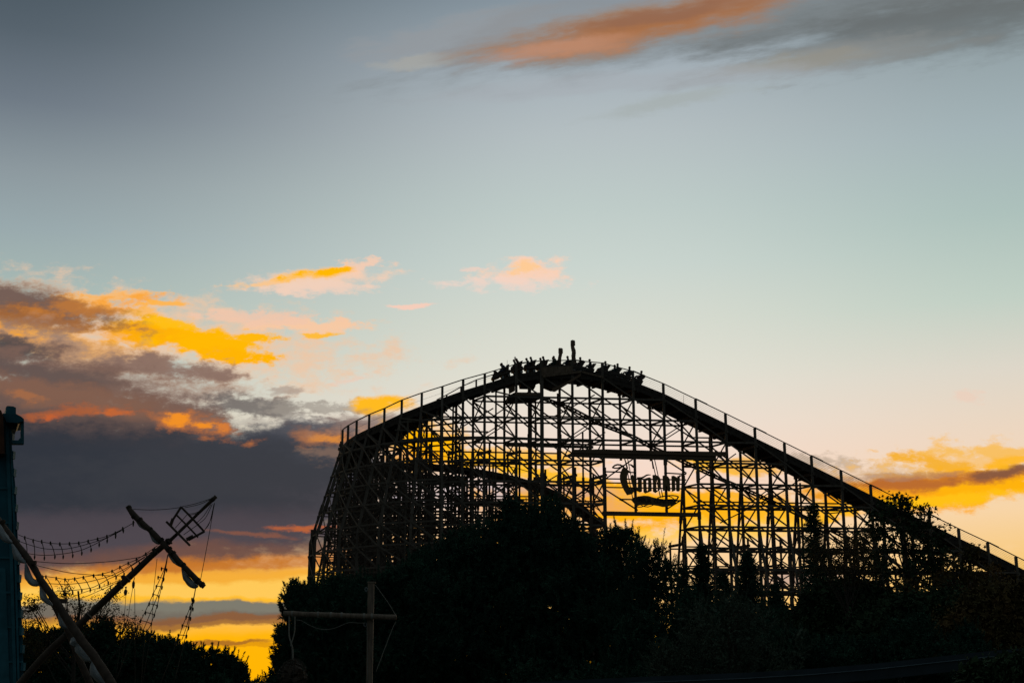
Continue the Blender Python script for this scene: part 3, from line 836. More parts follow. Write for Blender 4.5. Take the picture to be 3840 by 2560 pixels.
sslab([(1395, 510), (1450, 500), (1520, 530), (1560, 590), (1575, 860), (1540, 872), (1510, 850), (1500, 760), (1465, 755), (1465, 860), (1430, 850), (1400, 860)])
sslab([(1600, 518), (1650, 508), (1700, 535), (1740, 560), (1735, 520), (1795, 512), (1790, 860), (1750, 872), (1712, 855), (1705, 640), (1685, 630), (1688, 850), (1610, 878)])
sslab([(650, 1060), (700, 1030), (820, 990), (960, 972), (1060, 980), (1180, 1015), (1280, 1035), (1380, 1050), (1450, 1060), (1600, 1050), (1700, 1050), (1735, 1060), (1690, 1150), (1600, 1200), (1480, 1230), (1400, 1235), (1290, 1210), (1160, 1190), (1020, 1185), (880, 1190), (800, 1215), (760, 1190)], -.5, .14, 'ribbon')
bracket([(1270, 1030), (1340, 1005), (1400, 990), (1500, 975), (1620, 970), (1700, 980), (1760, 998)], .07, 'flourish')
bracket([(1760, 998), (1740, 1030), (1700, 1110)], .09, 'flourish')
bracket([(1450, 1000), (1520, 985), (1600, 1010), (1650, 1050)], .05, 'flourish')
bracket([(740, 1180), (820, 1240), (900, 1235), (1000, 1200), (1080, 1180)], .06, 'flourish')
bracket([(880, 1190), (960, 1225), (1050, 1235), (1120, 1215), (1180, 1190)], .05, 'flourish')
# raised letters on the ribbon
txt = 'TIMBUR COASTER'
for k, ch in enumerate(txt):
    if ch == ' ': continue
    t = k / (len(txt) - 1); x = 725 + t * 950
    y = 1090 + (25 * sin(t * 2 * pi - 2.2) if t < .5 else 35 * (t - .35))
    fc = bpy.data.curves.new('ribbon_letter', 'FONT'); fc.body = ch; fc.size = .62; fc.extrude = .02; fc.align_x = 'CENTER'; fc.align_y = 'CENTER'; fc.offset = .012
    tmp = bpy.data.objects.new('tmp', fc); COL.objects.link(tmp)
    dg = bpy.context.evaluated_depsgraph_get(); me = bpy.data.meshes.new_from_object(tmp.evaluated_get(dg)); bpy.data.objects.remove(tmp)
    o = bpy.data.objects.new('ribbon_letter', me); COL.objects.link(o)
    me.materials.clear(); me.materials.append(M['timber_dark'])
    q = FP(*z7s(x, y), -.53); o.location = q; o.rotation_euler = (radians(90), radians(-2 if t < .5 else 6), 0.1)
    o.parent = sgn; o.matrix_parent_inverse = Matrix.Translation(-sgn.location)

# ------------------------------------------------------------------ the rear, lower runs of the ride
def rear_run(px, y0, s, label, bdir, width=2.8, track_on=True, rails=True, outn=None, outf=None, density=1, xb=True, name='wooden_coaster_track', cat='roller coaster track'):
    pts = [PP(x, y, y0, s) for x, y in px]
    root = thing(name, label, 'trestle' if name == 'timber_trestle' else 'roller coaster track', (pts[0].x, pts[0].y, 0))
    seq = []
    for j, p in enumerate(pts):
        b = Bent(); b.near = p; b.n = Vector(bdir).normalized(); b.far = p + b.n * width; b.curve = False; b.i = 100 + j; b.rail = p + Vector((0, 0, 1.1)); seq.append(b)
        bent_mesh(b, levels, 0, post=.24, parent=root, rail_post=rails, outer_near=(None if outn is None else min(outn, p.z - 1.5)), outer_far=(None if outf is None else min(outf, p.z - 1.5)), rng=random.Random(j + int(y0)), mat='timber_dark')  # same timber as the front, with the shade inside the lattice put into its colour
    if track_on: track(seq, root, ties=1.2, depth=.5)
    for k, q in enumerate(levels):
        for wch, dq, hh in (('near', .3, .17), ('far', .3, .17)) + ((('near', 1.2, .14), ('far', .8, .14)) if density > 1 else ()):
            m = MB()
            for b, c in zip(seq, seq[1:]):
                if q < min(b.near.z, c.near.z) - .9: p, r = span(b, c, q - dq, wch); m.beam(p, r, .08, hh)
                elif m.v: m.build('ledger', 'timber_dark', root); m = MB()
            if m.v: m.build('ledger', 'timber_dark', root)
    for b, c in zip(seq, seq[1:]):
        for wch in ('near', 'far'):
            m = MB()
            for k in range(len(levels) - 1):
                q, q2 = levels[k], levels[k + 1]
                if q > min(b.near.z, c.near.z) - .9: continue
                if wch == 'near': m.beam(span(b, c, q - .3, 'near')[0], span(b, c, q2 - .3, 'near')[1], .06, .15)
                elif k % 2: m.beam(span(b, c, q - .3, 'far')[1], span(b, c, q2 - .3, 'far')[0], .06, .15)
            if m.v:
                zz_ = [v[2] for v in m.v]; m.beam(span(b, c, max(zz_), wch)[1], span(b, c, min(zz_), wch)[1], .07, .07)
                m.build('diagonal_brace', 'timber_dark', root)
    if rails:
        m = MB()
        for b, c in zip(seq, seq[1:]): m.beam(b.rail, c.rail, .08, .08)
        m.build('handrail', 'timber', root)
    return seq
def resample(px, step):
    out = []; (x0, y0) = px[0]; X = x0
    while X < px[-1][0]:
        for (a, b_), (c, d) in zip(px, px[1:]):
            if a <= X <= c: out.append((X, b_ + (d - b_) * (X - a) / (c - a))); break
        X += step
    return out
rear_run(resample([(1345, 1752), (1400, 1740), (1500, 1735), (1600, 1737), (1700, 1745), (1800, 1758), (1900, 1777), (2000, 1802), (2100, 1848), (2200, 1908), (2300, 1985)], 84), 181, .04,
         'lower coaster track rising and falling behind the dense left part of the lattice', (-.3, .95, 0), density=2)
rear_run(resample([(1235, 1900), (1400, 1850), (1700, 1840), (2000, 1868), (2280, 1960)], 76), 196, .0,
         'rearmost trestle of close set posts deep behind the left turn', (.2, .98, 0), density=2, track_on=False, rails=False, name='timber_trestle')
rear_run(resample([(1500, 1668), (1700, 1660), (1960, 1664), (2060, 1670)], 112), 169, .06,
         'braced timber tower block inside the hill left of the sign opening', (-.5, .86, 0), track_on=False, rails=False, xb=True, name='timber_trestle')
rear_run(resample([(2045, 1760), (2160, 1752), (2300, 1752)], 112), 168, .08,
         'short braced timber tower beside the left edge of the sign opening', (-.45, .87, 0), track_on=False, rails=False, xb=True, name='timber_trestle')
rear_run(resample([(2560, 2010), (2700, 2012), (2900, 2020), (3100, 2030), (3300, 2060), (3500, 2130)], 122), 173, .08,
         'low wide trestle behind the right half of the lattice above the conifers', (-.45, .87, 0), track_on=False, outn=10, rails=False, name='timber_trestle')
# ------------------------------------------------------------------ train and riders
rows_px = [(255, 435), (402, 392), (556, 372), (692, 366), (826, 362), (960, 362), (1099, 374), (1219, 398), (1376, 418), (1510, 443), (1641, 476), (1772, 522)]
heads = [FP(*z2(x, y), 1.15) for x, y in rows_px]
train = thing('coaster_train', 'train of open two-seat coaster cars full of riders cresting the hill', 'coaster train', tuple(heads[5] - Vector((0, 0, 1.3))))

def profile(m, pts, w, T):
    """side profile (x, z) extruded to width w and placed with the matrix T"""
    m.slab([T @ Vector((x, -w / 2, z)) for x, z in pts], (T.to_3x3() @ Vector((0, w, 0))))
def local_frame(k):
    a = heads[max(0, k - 1)]; c = heads[min(len(heads) - 1, k + 1)]
    t = (c - a).normalized(); up = Vector((0, 0, 1)); s_ = up.cross(t).normalized(); u = t.cross(s_)
    return Matrix(((t.x, s_.x, u.x), (t.y, s_.y, u.y), (t.z, s_.z, u.z))).to_4x4()
frames = []
for k, h in enumerate(heads):
    R = local_frame(k); base = h - R.to_3x3() @ Vector((-.02, 0, .74)); T = Matrix.Translation(base) @ R; frames.append(T)
cross = Vector((-.48, .877, 0)) * .62                       # from the near seat to the far seat
for k, T in enumerate(frames):
    Tc = Matrix.Translation(cross * .5) @ T
    m = MB()
    profile(m, [(-.66, -.42), (.60, -.42), (.64, -.10), (.2, -.04), (-.2, -.10), (-.5, -.04), (-.62, .02), (-.72, -.16)], 1.25, Tc)
    profile(m, [(-.5, -.62), (.45, -.62), (.5, -.44), (-.55, -.44)], 1.0, Tc)
    car = m.build('car', 'car', train)
    for sgy in (-.34, .34):
        m = MB(); Ts = Tc @ Matrix.Translation((0, sgy, 0))
        profile(m, [(.10, -.08), (.50, -.08), (.62, .25), (.68, .44), (.76, .50), (.72, .56), (.60, .54), (.36, .50), (.22, .26)], .56, Ts)
        m.build('seat_back', 'car', car)
    m = MB()
    for y in (-.55, .55): m.tube([Tc @ Vector(q) for q in ((-.15, y, -.05), (-.28, y, .16), (-.22, y, .20))], .025, 5)
    m.tube([Tc @ Vector((-.22, -.55, .20)), Tc @ Vector((-.22, .55, .20))], .03, 5)
    m.build('lap_bar', 'steel', car)
    for x in (-.4, .35):
        for y in (-.52, .52):
            m = MB(); m.tube([Tc @ Vector((x, y - .05, -.68)), Tc @ Vector((x, y + .05, -.68))], .15, 12); m.build('wheel', 'steel', car)
# the nose of the train with its carved figurehead
T = Matrix.Translation(frames[0].translation + (heads[0] - heads[1]) * .62 + Vector((0, 0, -.15)) + cross * .5) @ local_frame(0) @ Matrix.Scale(.85, 4)
m = MB(); profile(m, [(-.62, -.55), (.4, -.45), (.42, .02), (.18, .42), (-.06, .55), (-.12, .40), (-.30, .22), (-.52, -.05), (-.72, -.25)], 1.1, T)
m.build('train_nose', 'car', train)
m = MB(); profile(m, [(-.02, .40), (.14, .36), (.20, .62), (.10, .72), (-.04, .62), (-.16, .56), (-.12, .48)], .28, T); m.build('figurehead', 'car', train)

def person_mesh(pose):
    V, E, R_ = [], [], []
    def v(p, r, prev=None):
        V.append(p); R_.append(r); i = len(V) - 1
        if prev is not None: E.append((prev, i))
        return i
    lean = {'lean': -.16, 'back': .05}.get(pose, 0)
    pel = v((.08, 0, .05), .16)
    wa = v((.09 + lean * .3, 0, .22), .150, pel); ch = v((.10 + lean * .7, 0, .40), .185, wa)
    nk = v((.08 + lean, 0, .555), .085, ch); hb = v((.03 + lean, 0, .66), .082, nk); hc = v((.0 + lean, 0, .745), .092, hb); v((.02 + lean, 0, .835), .070, hc)
    v((-.10 + lean, 0, .715), .020, hc)
    for s_ in (-1, 1):
        v((.03 + lean, s_ * .10, .73), .022, hc)
        hp = v((.02, s_ * .10, .04), .095, pel); kn = v((-.38, s_ * .13, .14), .070, hp); an = v((-.52, s_ * .13, -.24), .048, kn); v((-.66, s_ * .13, -.28), .04, an)
        sh = v((.10 + lean * .8, s_ * .19, .47), .088, ch)
        if pose == 'up': el = v((.00, s_ * .27, .70), .048, sh); wr = v((-.08, s_ * .25, .95), .034, el); hd = (-.03, 0, .09)
        elif pose == 'fwd': el = v((-.12, s_ * .25, .36), .048, sh); wr = v((-.36, s_ * .20, .48), .034, el); hd = (-.07, 0, .05)
        else: el = v((-.02 + lean * .4, s_ * .27, .26), .062, sh); wr = v((-.19, s_ * .20, .22), .034, el); hd = (-.06, 0, -.01)
        w0 = V[wr]; pm = v((w0[0] + hd[0], w0[1] + hd[1], w0[2] + hd[2]), .034, wr)
        p0 = V[pm]
        for j, (off, L) in enumerate(((-.030, .062), (-.010, .072), (.010, .068), (.030, .054))):
            f1 = v((p0[0] + hd[0] * .55, p0[1] + off, p0[2] + hd[2] * .55), .0095, pm)
            v((p0[0] + hd[0] * (.55 + L * 6), p0[1] + off * 1.1, p0[2] + hd[2] * (.55 + L * 4) - .03), .008, f1)
        v((p0[0] + hd[0] * .2, p0[1] - s_ * .055, p0[2] + hd[2] * .4 + .01), .011, pm)
    me = bpy.data.meshes.new('person'); me.from_pydata(V, E, []); o = bpy.data.objects.new('tmp', me); COL.objects.link(o)
    md = o.modifiers.new('s', 'SKIN'); md.use_smooth_shade = True
    for i, r in enumerate(R_): me.skin_vertices[0].data[i].radius = (r * 1.32, r * 1.32) if r > .03 else (r, r)
    me.skin_vertices[0].data[0].use_root = True
    o.modifiers.new('u', 'SUBSURF').levels = 1
    dg = bpy.context.evaluated_depsgraph_get(); out = bpy.data.meshes.new_from_object(o.evaluated_get(dg))
    bpy.data.objects.remove(o)
    return out, lean
poses = {k: person_mesh(k) for k in ('rest', 'lean', 'up', 'fwd', 'back')}
def rider(T, pose, ci, label, hair_len):
    me0, lean = poses[pose]; me = me0.copy(); me.name = 'person'
    me.materials.clear(); me.materials.append(M['cloth%d' % ci]); me.materials.append(M['skin'])
    for p in me.polygons:
        c = p.center
        if c.z > .60 and abs(c.y) < .13 and c.x > -.2 + lean: p.material_index = 1
        elif c.x < -.23 and .12 < abs(c.y) and c.z > .17: p.material_index = 1
        p.use_smooth = True
    o = bpy.data.objects.new('person', me); COL.objects.link(o); o.matrix_world = T @ Matrix.Translation((0, 0, .04)) @ Matrix.Scale(1.12, 4)
    tag(o, label, 'person', 'riders on the coaster train')
    bm = bmesh.new(); bmesh.ops.create_uvsphere(bm, u_segments=12, v_segments=8, radius=.125)
    for q in bm.verts:
        q.co.x = q.co.x * 1.05 + .025 + lean; q.co.z = q.co.z + .765
        if q.co.z < .70: q.co.z -= hair_len * (.5 if q.co.x > lean else .0); q.co.x = max(q.co.x, lean + .0)
    hm = bpy.data.meshes.new('hair'); bm.to_mesh(hm); bm.free(); hm.materials.append(M['hair']); hm.shade_smooth()
    h = bpy.data.objects.new('hair', hm); COL.objects.link(h); h.parent = o
near_l = ['rider on the near side of the front row, leaning towards the nose of the train', 'rider on the near side of the second row with both hands raised',
          'rider on the near side of the third row, sitting upright', 'rider on the near side of the fourth row, just above a thick handrail post',
          'rider just left of the shorter jagged trunk on the near side', 'rider sitting in the gap between the two jagged trunks',
          'rider just right of the taller jagged trunk', 'rider in the second car right of the taller trunk, head tucked low',
          'rider nearest us above the first handrail post right of the tall trunk', 'rider on the near side of the third row from the back of the train',
          'rider in the last row but one of the train', 'rider in the very last row at the right end of the train']
far_l = {0: 'rider on the far side of the front row, lower than the leaning neighbour', 1: 'rider on the far side of the second row behind the one with raised hands',
         2: 'rider on the far side of the third row, head left of the neighbour', 3: 'rider on the far side of the fourth row behind the handrail post',
         4: 'rider on the far side of the row just left of the shorter trunk', 8: 'rider on the far side above the handrail post right of the tall trunk',
         9: 'rider on the far side of the third row from the back of the train'}
rg = random.Random(5)
pz = ['lean', 'up', 'rest', 'rest', 'lean', 'rest', 'rest', 'lean', 'rest', 'rest', 'rest', 'rest']
for k, T in enumerate(frames):
    rider(T, pz[k], k % 5, near_l[k], rg.choice([.02, .12, .2]))
    if k in far_l: rider(Matrix.Translation(cross + Vector((0, 0, rg.uniform(-.04, .03)))) @ T, ['back', 'rest', 'lean', 'rest'][k % 4], (k + 2) % 5, far_l[k], rg.choice([.02, .15]))
# ------------------------------------------------------------------ wrecked-ship rigging, left foreground
def Lp(x, y, D): return W(x / 2.208, 1850 + y / 2.208, D)
def smooth_path(px, D, n=5, D2=None):
    D2 = D if D2 is None else D2
    k = len(px) - 1; P = [Lp(x, y, D + (D2 - D) * i / k) for i, (x, y) in enumerate(px)]
    if len(P) < 3: return P
    out = []
    for i in range(k):
        a = P[max(i - 1, 0)]; b = P[i]; c = P[i + 1]; d = P[min(i + 2, k)]
        for j in range(n):
            t = j / n
            out.append(.5 * ((2 * b) + (c - a) * t + (2 * a - 5 * b + 4 * c - d) * t * t + (3 * b - a - 3 * c + d) * t ** 3))
    out.append(P[-1]); return out
def lr(w, D): return w / 2.208 / F * D * .5        # half a width measured in the photo crop -> metres
rg = random.Random(21)
def spar(px, widths, D, name, mat, parent, D2=None):
    P = smooth_path(px, D, 4, D2); k = len(widths) - 1; n = len(P)
    r = []
    for i in range(n):
        t = i / (n - 1) * k; j = min(int(t), k - 1); r.append(lr(widths[j] * (1 - t + j) + widths[j + 1] * (t - j), D))
    m = MB(); m.tube(P, r, 12, .07, rg); return m.build(name, mat, parent, True)
def lashing(c, d, w, D, parent, L=22, name='lashing'):
    p = Lp(*c, D); q = Lp(c[0] + d[0] * L, c[1] + d[1] * L, D); m = MB()
    for i in range(4):
        a = p.lerp(q, i / 4); b = p.lerp(q, (i + .8) / 4); m.tube([a, a.lerp(b, .5), b], [lr(w * .94, D), lr(w * 1.04, D), lr(w * .94, D)], 10)
    m.build(name, 'rope', parent)
def furled(px, widths, D, parent):
    P = smooth_path(px, D, 5); k = len(widths) - 1; n = len(P); m = MB(); vs = []
    for i, p in enumerate(P):
        t = i / (n - 1) * k; j = min(int(t), k - 1); r = 1.25 * lr(widths[j] * (1 - t + j) + widths[j + 1] * (t - j), D)
        a = (P[min(i + 1, n - 1)] - P[max(i - 1, 0)]).normalized(); sd = a.cross(Vector((0, 1, 0))).normalized(); u = sd.cross(a)
        for q in range(14):
            th = 2 * pi * q / 14; f = 1 + .22 * sin(5 * th + i * .6) * (r > .03)
            vs.append(p + sd * cos(th) * r * f + u * sin(th) * r * f * 1.3)
    fs = [(i * 14 + q, i * 14 + (q + 1) % 14, (i + 1) * 14 + (q + 1) % 14, (i + 1) * 14 + q) for i in range(n - 1) for q in range(14)]
    fs += [tuple(range(14))[::-1], tuple((n - 1) * 14 + q for q in range(14))]
    m.add(vs, fs); m.build('furled_sail', 'sail', parent, True)
def rope(px, D, parent, w=4.5, mat='rope', name='rope', D2=None):
    m = MB(); m.tube(smooth_path(px, D, 5, D2), lr(w, D), 6); return m.build(name, mat, parent, True)

# tall leaning mast with crossed yard and crow's nest
A = thing('ship_mast', "leaning ship mast with a slanting yard and a crow's nest, ropes trailing from it", 'mast', tuple(Lp(170, 1568, 43)))
spar([(1790, 22), (1640, 165), (1480, 320), (1400, 395)], [34, 24, 26, 34], 42, 'topmast', 'spar', A)
spar([(1410, 385), (1270, 500), (1055, 705), (850, 900), (700, 1045), (560, 1160), (360, 1350), (150, 1590)], [44, 50, 56, 58, 58, 56, 58, 62], 42, 'lower_mast', 'spar', A, 43)
spar([(1055, 105), (1120, 190), (1240, 300), (1340, 400), (1420, 490), (1520, 600), (1620, 705), (1690, 770)], [38, 50, 44, 46, 48, 46, 48, 42], 41.7, 'yard', 'spar', A)
for c, d, w in (((1062, 108), (.6, .8), 44), ((1105, 180), (.6, .8), 52), ((1150, 212), (.7, .7), 54), ((1235, 290), (.7, .7), 48), ((1325, 380), (.7, .7), 56), ((1392, 452), (.6, .8), 58), ((1425, 490), (.7, .7), 56), ((1510, 585), (.7, .7), 50), ((1628, 712), (.7, .7), 56), ((1665, 745), (.7, .7), 54)):
    lashing(c, d, w, 41.7, A)
for c, d, w in (((1770, 40), (-.7, .7), 40), ((1400, 390), (-.8, .7), 60), ((1290, 470), (-.75, .7), 60), ((1060, 700), (-.7, .7), 68), ((1000, 755), (-.7, .7), 68), ((740, 1005), (-.7, .7), 72), ((600, 1130), (-.7, .7), 74), ((560, 1165), (-.7, .7), 72)):
    lashing(c, d, w, 42, A)
furled([(1120, 215), (1170, 265), (1225, 305)], [6, 26, 8], 41.8, A); furled([(1235, 320), (1280, 385), (1320, 420)], [6, 26, 8], 41.8, A)
furled([(1390, 500), (1450, 560), (1505, 605)], [8, 30, 10], 41.8, A); furled([(1505, 615), (1545, 700), (1600, 755), (1640, 768)], [8, 40, 44, 12], 41.8, A)
m = MB(); m.tube(smooth_path([(1385, 372), (1395, 395), (1425, 412)], 41.5), lr(16, 42), 6); m.build('cleat', 'spar', A)
nest = MB()
nest.beam(Lp(1378, 232, 41.6), Lp(1572, 428, 41.6), lr(52, 42), lr(34, 42)); nest.beam(Lp(1378, 232, 42.3), Lp(1572, 428, 42.3), lr(52, 42), lr(34, 42))
nest.slab([Lp(1385, 236, 41.6), Lp(1568, 420, 41.6), Lp(1560, 428, 42.3), Lp(1380, 242, 42.3)], (0, 0, .03))
nb = nest.build('crows_nest', 'spar', A)
for px, w in (([(1502, 108), (1592, 200), (1694, 312)], 12), ([(1462, 172), (1552, 262), (1642, 358)], 9)):
    for D in (41.6, 42.25):
        m = MB(); m.tube(smooth_path(px if D < 42 else [(x - 4, y + 6) for x, y in px], D, 3), lr(w, D), 6); m.build('rail', 'spar', nb)
for a, b_, w in (((1502, 108), (1432, 215), 20), ((1432, 205), (1412, 262), 28), ((1694, 312), (1560, 385), 20), ((1600, 352), (1545, 380), 30), ((1557, 165), (1450, 285), 6), ((1600, 208), (1488, 318), 6), ((1650, 248), (1520, 340), 6)):
    m = MB(); m.tube([Lp(*a, 41.7), Lp(*b_, 41.7)], lr(w, 42), 7); m.build('stanchion', 'spar', nb)
for px in ([(1105, 128), (1240, 134), (1380, 128), (1502, 112)], [(1502, 108), (1620, 82), (1750, 40)], [(1530, 115), (1650, 88), (1755, 42)], [(1555, 168), (1640, 150), (1740, 62)], [(1560, 178), (1630, 162), (1700, 105)], [(1650, 245), (1705, 195), (1758, 85)], [(1630, 240), (1690, 180), (1745, 90)], [(1690, 305), (1735, 240), (1772, 85)], [(1695, 300), (1745, 215), (1776, 85)], [(1776, 75), (1755, 200), (1730, 345), (1690, 560), (1660, 715)]):
    rope(px, 41.8, A, 5.5, name='stay')

# second mast with white furled sail
C = thing('ship_mast', 'thick ship mast wrapped in white furled sail, crossing low in front of the teal tower', 'mast', tuple(Lp(930, 1600, 39)))
spar([(-60, 160), (0, 240), (120, 395), (240, 550), (340, 715), (450, 870), (570, 1060), (680, 1220), (800, 1375), (940, 1600)], [50, 54, 54, 54, 54, 60, 66, 70, 70, 72], 40, 'lower_mast', 'spar', C, 39)
spar([(430, 885), (500, 1020), (570, 1150), (650, 1350), (760, 1600)], [50, 54, 50, 56, 60], 40.6, 'spar', 'spar', C)
for c, d, w in (((10, 232), (.6, .8), 60), ((90, 365), (.6, .8), 60), ((225, 530), (.5, .85), 62), ((325, 690), (.5, .85), 64), ((345, 735), (.5, .85), 66), ((430, 850), (.5, .85), 70), ((455, 900), (.5, .85), 70), ((560, 1060), (.5, .85), 74), ((650, 1180), (.6, .8), 80), ((770, 1340), (.6, .8), 80)):
    lashing(c, d, w, 39.8, C)
for px, w in (([(-40, 220), (0, 300), (50, 375), (100, 405)], [10, 44, 40, 10]), ([(100, 415), (150, 525), (215, 572)], [10, 46, 10]), ([(212, 575), (238, 690), (290, 742), (345, 735)], [10, 44, 40, 12]), ([(335, 760), (365, 860), (435, 925)], [10, 42, 10]), ([(485, 960), (520, 1080), (565, 1110)], [8, 40, 10]),
              ([(602, 1255), (622, 1225), (655, 1195)], [40, 60, 30]), ([(650, 1200), (665, 1290), (730, 1365), (785, 1360)], [24, 56, 44, 12]), ([(768, 1365), (790, 1475), (870, 1555), (950, 1600)], [12, 60, 52, 40])):
    furled(px, w, 39.6, C)
m = MB(); p = Lp(275, 570, 39.5); m.box(p, .16, .12, .1); m.build('block', 'spar', C); m = MB(); m.box(Lp(522, 888, 39.5), .2, .12, .12); m.build('block', 'spar', C)

def ladder(label, ropes, rungs, D, group, w=6):
    t = thing('rope_ladder', label, 'rope ladder', tuple(Lp(*ropes[0][0], D)), group)
    for px in ropes: rope(px, D, t, w)
    for a, b_ in rungs:
        mid = ((a[0] + b_[0]) / 2 + 5, (a[1] + b_[1]) / 2 - 2)
        m = MB(); m.tube(smooth_path([a, mid, b_], D - .03, 3), lr(7, D), 6)
        for c in (a, b_):
            k = Lp(*c, D - .03); m.tube([k - Vector((0, 0, .08)), k - Vector((0, 0, .02)), k + Vector((0, 0, .02)), k + Vector((0, 0, .04))], [.010, .026, .024, .012], 7)
        m.build('rung', 'rope', t)
LG = 'knotted rope ladders between the wrecked masts'
ladder('upper sagging rope ladder from the left mast to the raised end of the yard',
       [[(150, 338), (210, 362), (350, 400), (500, 415), (650, 408), (735, 390), (890, 350), (1000, 300), (1115, 236)],
        [(155, 392), (250, 425), (370, 455), (500, 460), (600, 448), (740, 412), (890, 362), (1010, 303)],
        [(215, 480), (245, 497), (370, 510), (500, 500), (600, 485), (680, 465), (760, 430), (830, 395), (1000, 304)]],
       [((205, 360), (225, 495)), ((275, 385), (287, 522)), ((345, 392), (368, 530)), ((418, 405), (455, 520)), ((495, 412), (524, 520)), ((575, 410), (603, 510)), ((652, 405), (678, 490)), ((730, 390), (755, 462)), ((808, 372), (822, 420)), ((885, 350), (888, 388)), ((955, 322), (958, 350)), ((1016, 285), (1022, 305)), ((1104, 232), (1104, 250))], 41, LG)
ladder('lower sagging rope ladder from the left mast to the crossing of mast and yard',
       [[(340, 680), (460, 695), (540, 708), (620, 703), (690, 690), (780, 675), (850, 662), (930, 640), (1000, 605), (1060, 575), (1130, 545), (1210, 495), (1305, 428)],
        [(400, 742), (450, 746), (570, 748), (700, 735), (790, 715), (900, 685), (1000, 640), (1080, 595), (1200, 520)],
        [(450, 812), (600, 800), (750, 780), (830, 745), (900, 705), (960, 680), (1030, 640), (1100, 590), (1200, 525)]],
       [((380, 685), (452, 830)), ((465, 697), (530, 820)), ((538, 708), (602, 815)), ((618, 702), (678, 800)), ((690, 690), (748, 795)), ((775, 675), (825, 765)), ((850, 663), (897, 735)), ((928, 638), (962, 692)), ((993, 605), (1028, 665)), ((1062, 573), (1095, 620)), ((1130, 540), (1155, 575)), ((1207, 495), (1215, 525)), ((1280, 452), (1285, 470))], 41.2, LG)
ladder('rope ladder hanging from the crossing of mast and yard, spreading towards the left trees',
       [[(1388, 505), (1375, 570), (1358, 630), (1300, 760), (1200, 980), (1100, 1190), (950, 1568)], [(1388, 510), (1362, 640), (1320, 800), (1240, 1000), (1160, 1190)], [(1390, 510), (1368, 640), (1335, 780), (1300, 930), (1250, 1080), (1200, 1200), (1170, 1568)]],
       [((1338, 618), (1380, 628)), ((1310, 690), (1356, 704)), ((1295, 765), (1342, 772)), ((1268, 832), (1316, 850)), ((1235, 910), (1302, 926)), ((1205, 982), (1278, 1002)), ((1165, 1048), (1253, 1075)), ((1125, 1115), (1228, 1145))], 41.4, LG)
ladder('narrow rope ladder hanging from the drooping end of the yard',
       [[(1620, 770), (1600, 870), (1550, 1000), (1510, 1100), (1475, 1200), (1330, 1568)], [(1620, 775), (1602, 870), (1570, 1000), (1545, 1100), (1505, 1210)], [(1622, 775), (1605, 870), (1590, 950), (1570, 1030), (1560, 1100), (1530, 1210), (1440, 1568)]],
       [((1590, 870), (1606, 885)), ((1575, 940), (1598, 952)), ((1542, 1018), (1578, 1030)), ((1510, 1090), (1562, 1106)), ((1476, 1168), (1545, 1176)), ((1452, 1240), (1520, 1256))], 41.4, LG)
m = MB(); m.tube(smooth_path([(1388, 505), (1378, 560), (1352, 628)], 41.35), lr(20, 41.4), 7)
# single ropes
RG = 'single ropes of the wrecked rigging'
def single(label, px, D, w=5):
    o = rope(px, D, None, w, name='rope'); tag(o, label, 'rope', RG)
single('straight upper rope from the thick mast to the crossing of mast and yard', [(285, 560), (450, 573), (620, 578), (900, 562), (1100, 535), (1200, 510), (1300, 455)], 40.9, 6)
single('rope sagging from the thick mast to the pulley on the tall mast', [(290, 590), (420, 622), (560, 652), (700, 668), (880, 677), (1010, 680)], 40.9, 6)
single('upper of the two taut lines rising to the tall mast below the lower ladder', [(540, 880), (700, 815), (850, 770), (1000, 712)], 40.9)
single('lower of the two taut lines rising to the tall mast below the lower ladder', [(545, 903), (700, 855), (850, 790), (1020, 712)], 40.9)
single('thin line dropping from the mast left of the hanging ladder', [(1300, 540), (1285, 680), (1270, 820), (1262, 1000), (1240, 1200), (1180, 1568)], 41.6, 4.5)
single('line from the hanging pulley slanting down left', [(1098, 785), (1075, 920), (1060, 1020), (1010, 1190), (960, 1500)], 41.2, 4.5)
single('line from the hanging pulley falling straight down', [(1115, 785), (1117, 1000), (1118, 1300), (1118, 1600)], 41.2, 4.5)
single('line hanging from the small pulley under the mast', [(1042, 838), (1035, 950), (1028, 1020), (1035, 1200), (990, 1500)], 41.2, 4)
single('short line from the small pulley running back along the mast', [(1038, 838), (960, 880), (880, 930)], 41.3, 4)
PG = 'wooden pulley blocks hanging from the tall mast'
for (x, y), h, w, lb in (((1105, 752), 62, 24, 'pulley block hanging right of the tall mast'), ((1040, 815), 50, 28, 'pulley block hanging lowest under the tall mast'), ((985, 745), 42, 40, 'round pulley block lashed on the left flank of the tall mast'), ((1022, 690), 34, 42, 'pulley block at the end of the sagging rope')):
    t = thing('pulley', lb, 'pulley', tuple(Lp(x, y, 41.1)), PG); m = MB(); c = Lp(x, y, 41.1); hh = lr(h, 41); ww = lr(w, 41)
    m.tube([c + Vector((0, 0, hh)), c + Vector((0, 0, hh * .5)), c - Vector((0, 0, hh * .3)), c - Vector((0, 0, hh))], [ww * .35, ww, ww, ww * .6], 9); m.build('block', 'spar', t)
    m = MB(); m.tube([c + Vector((0, 0, hh)), c + Vector((0.02, 0, hh * 1.9))], .012, 5); m.build('strop', 'rope', t)

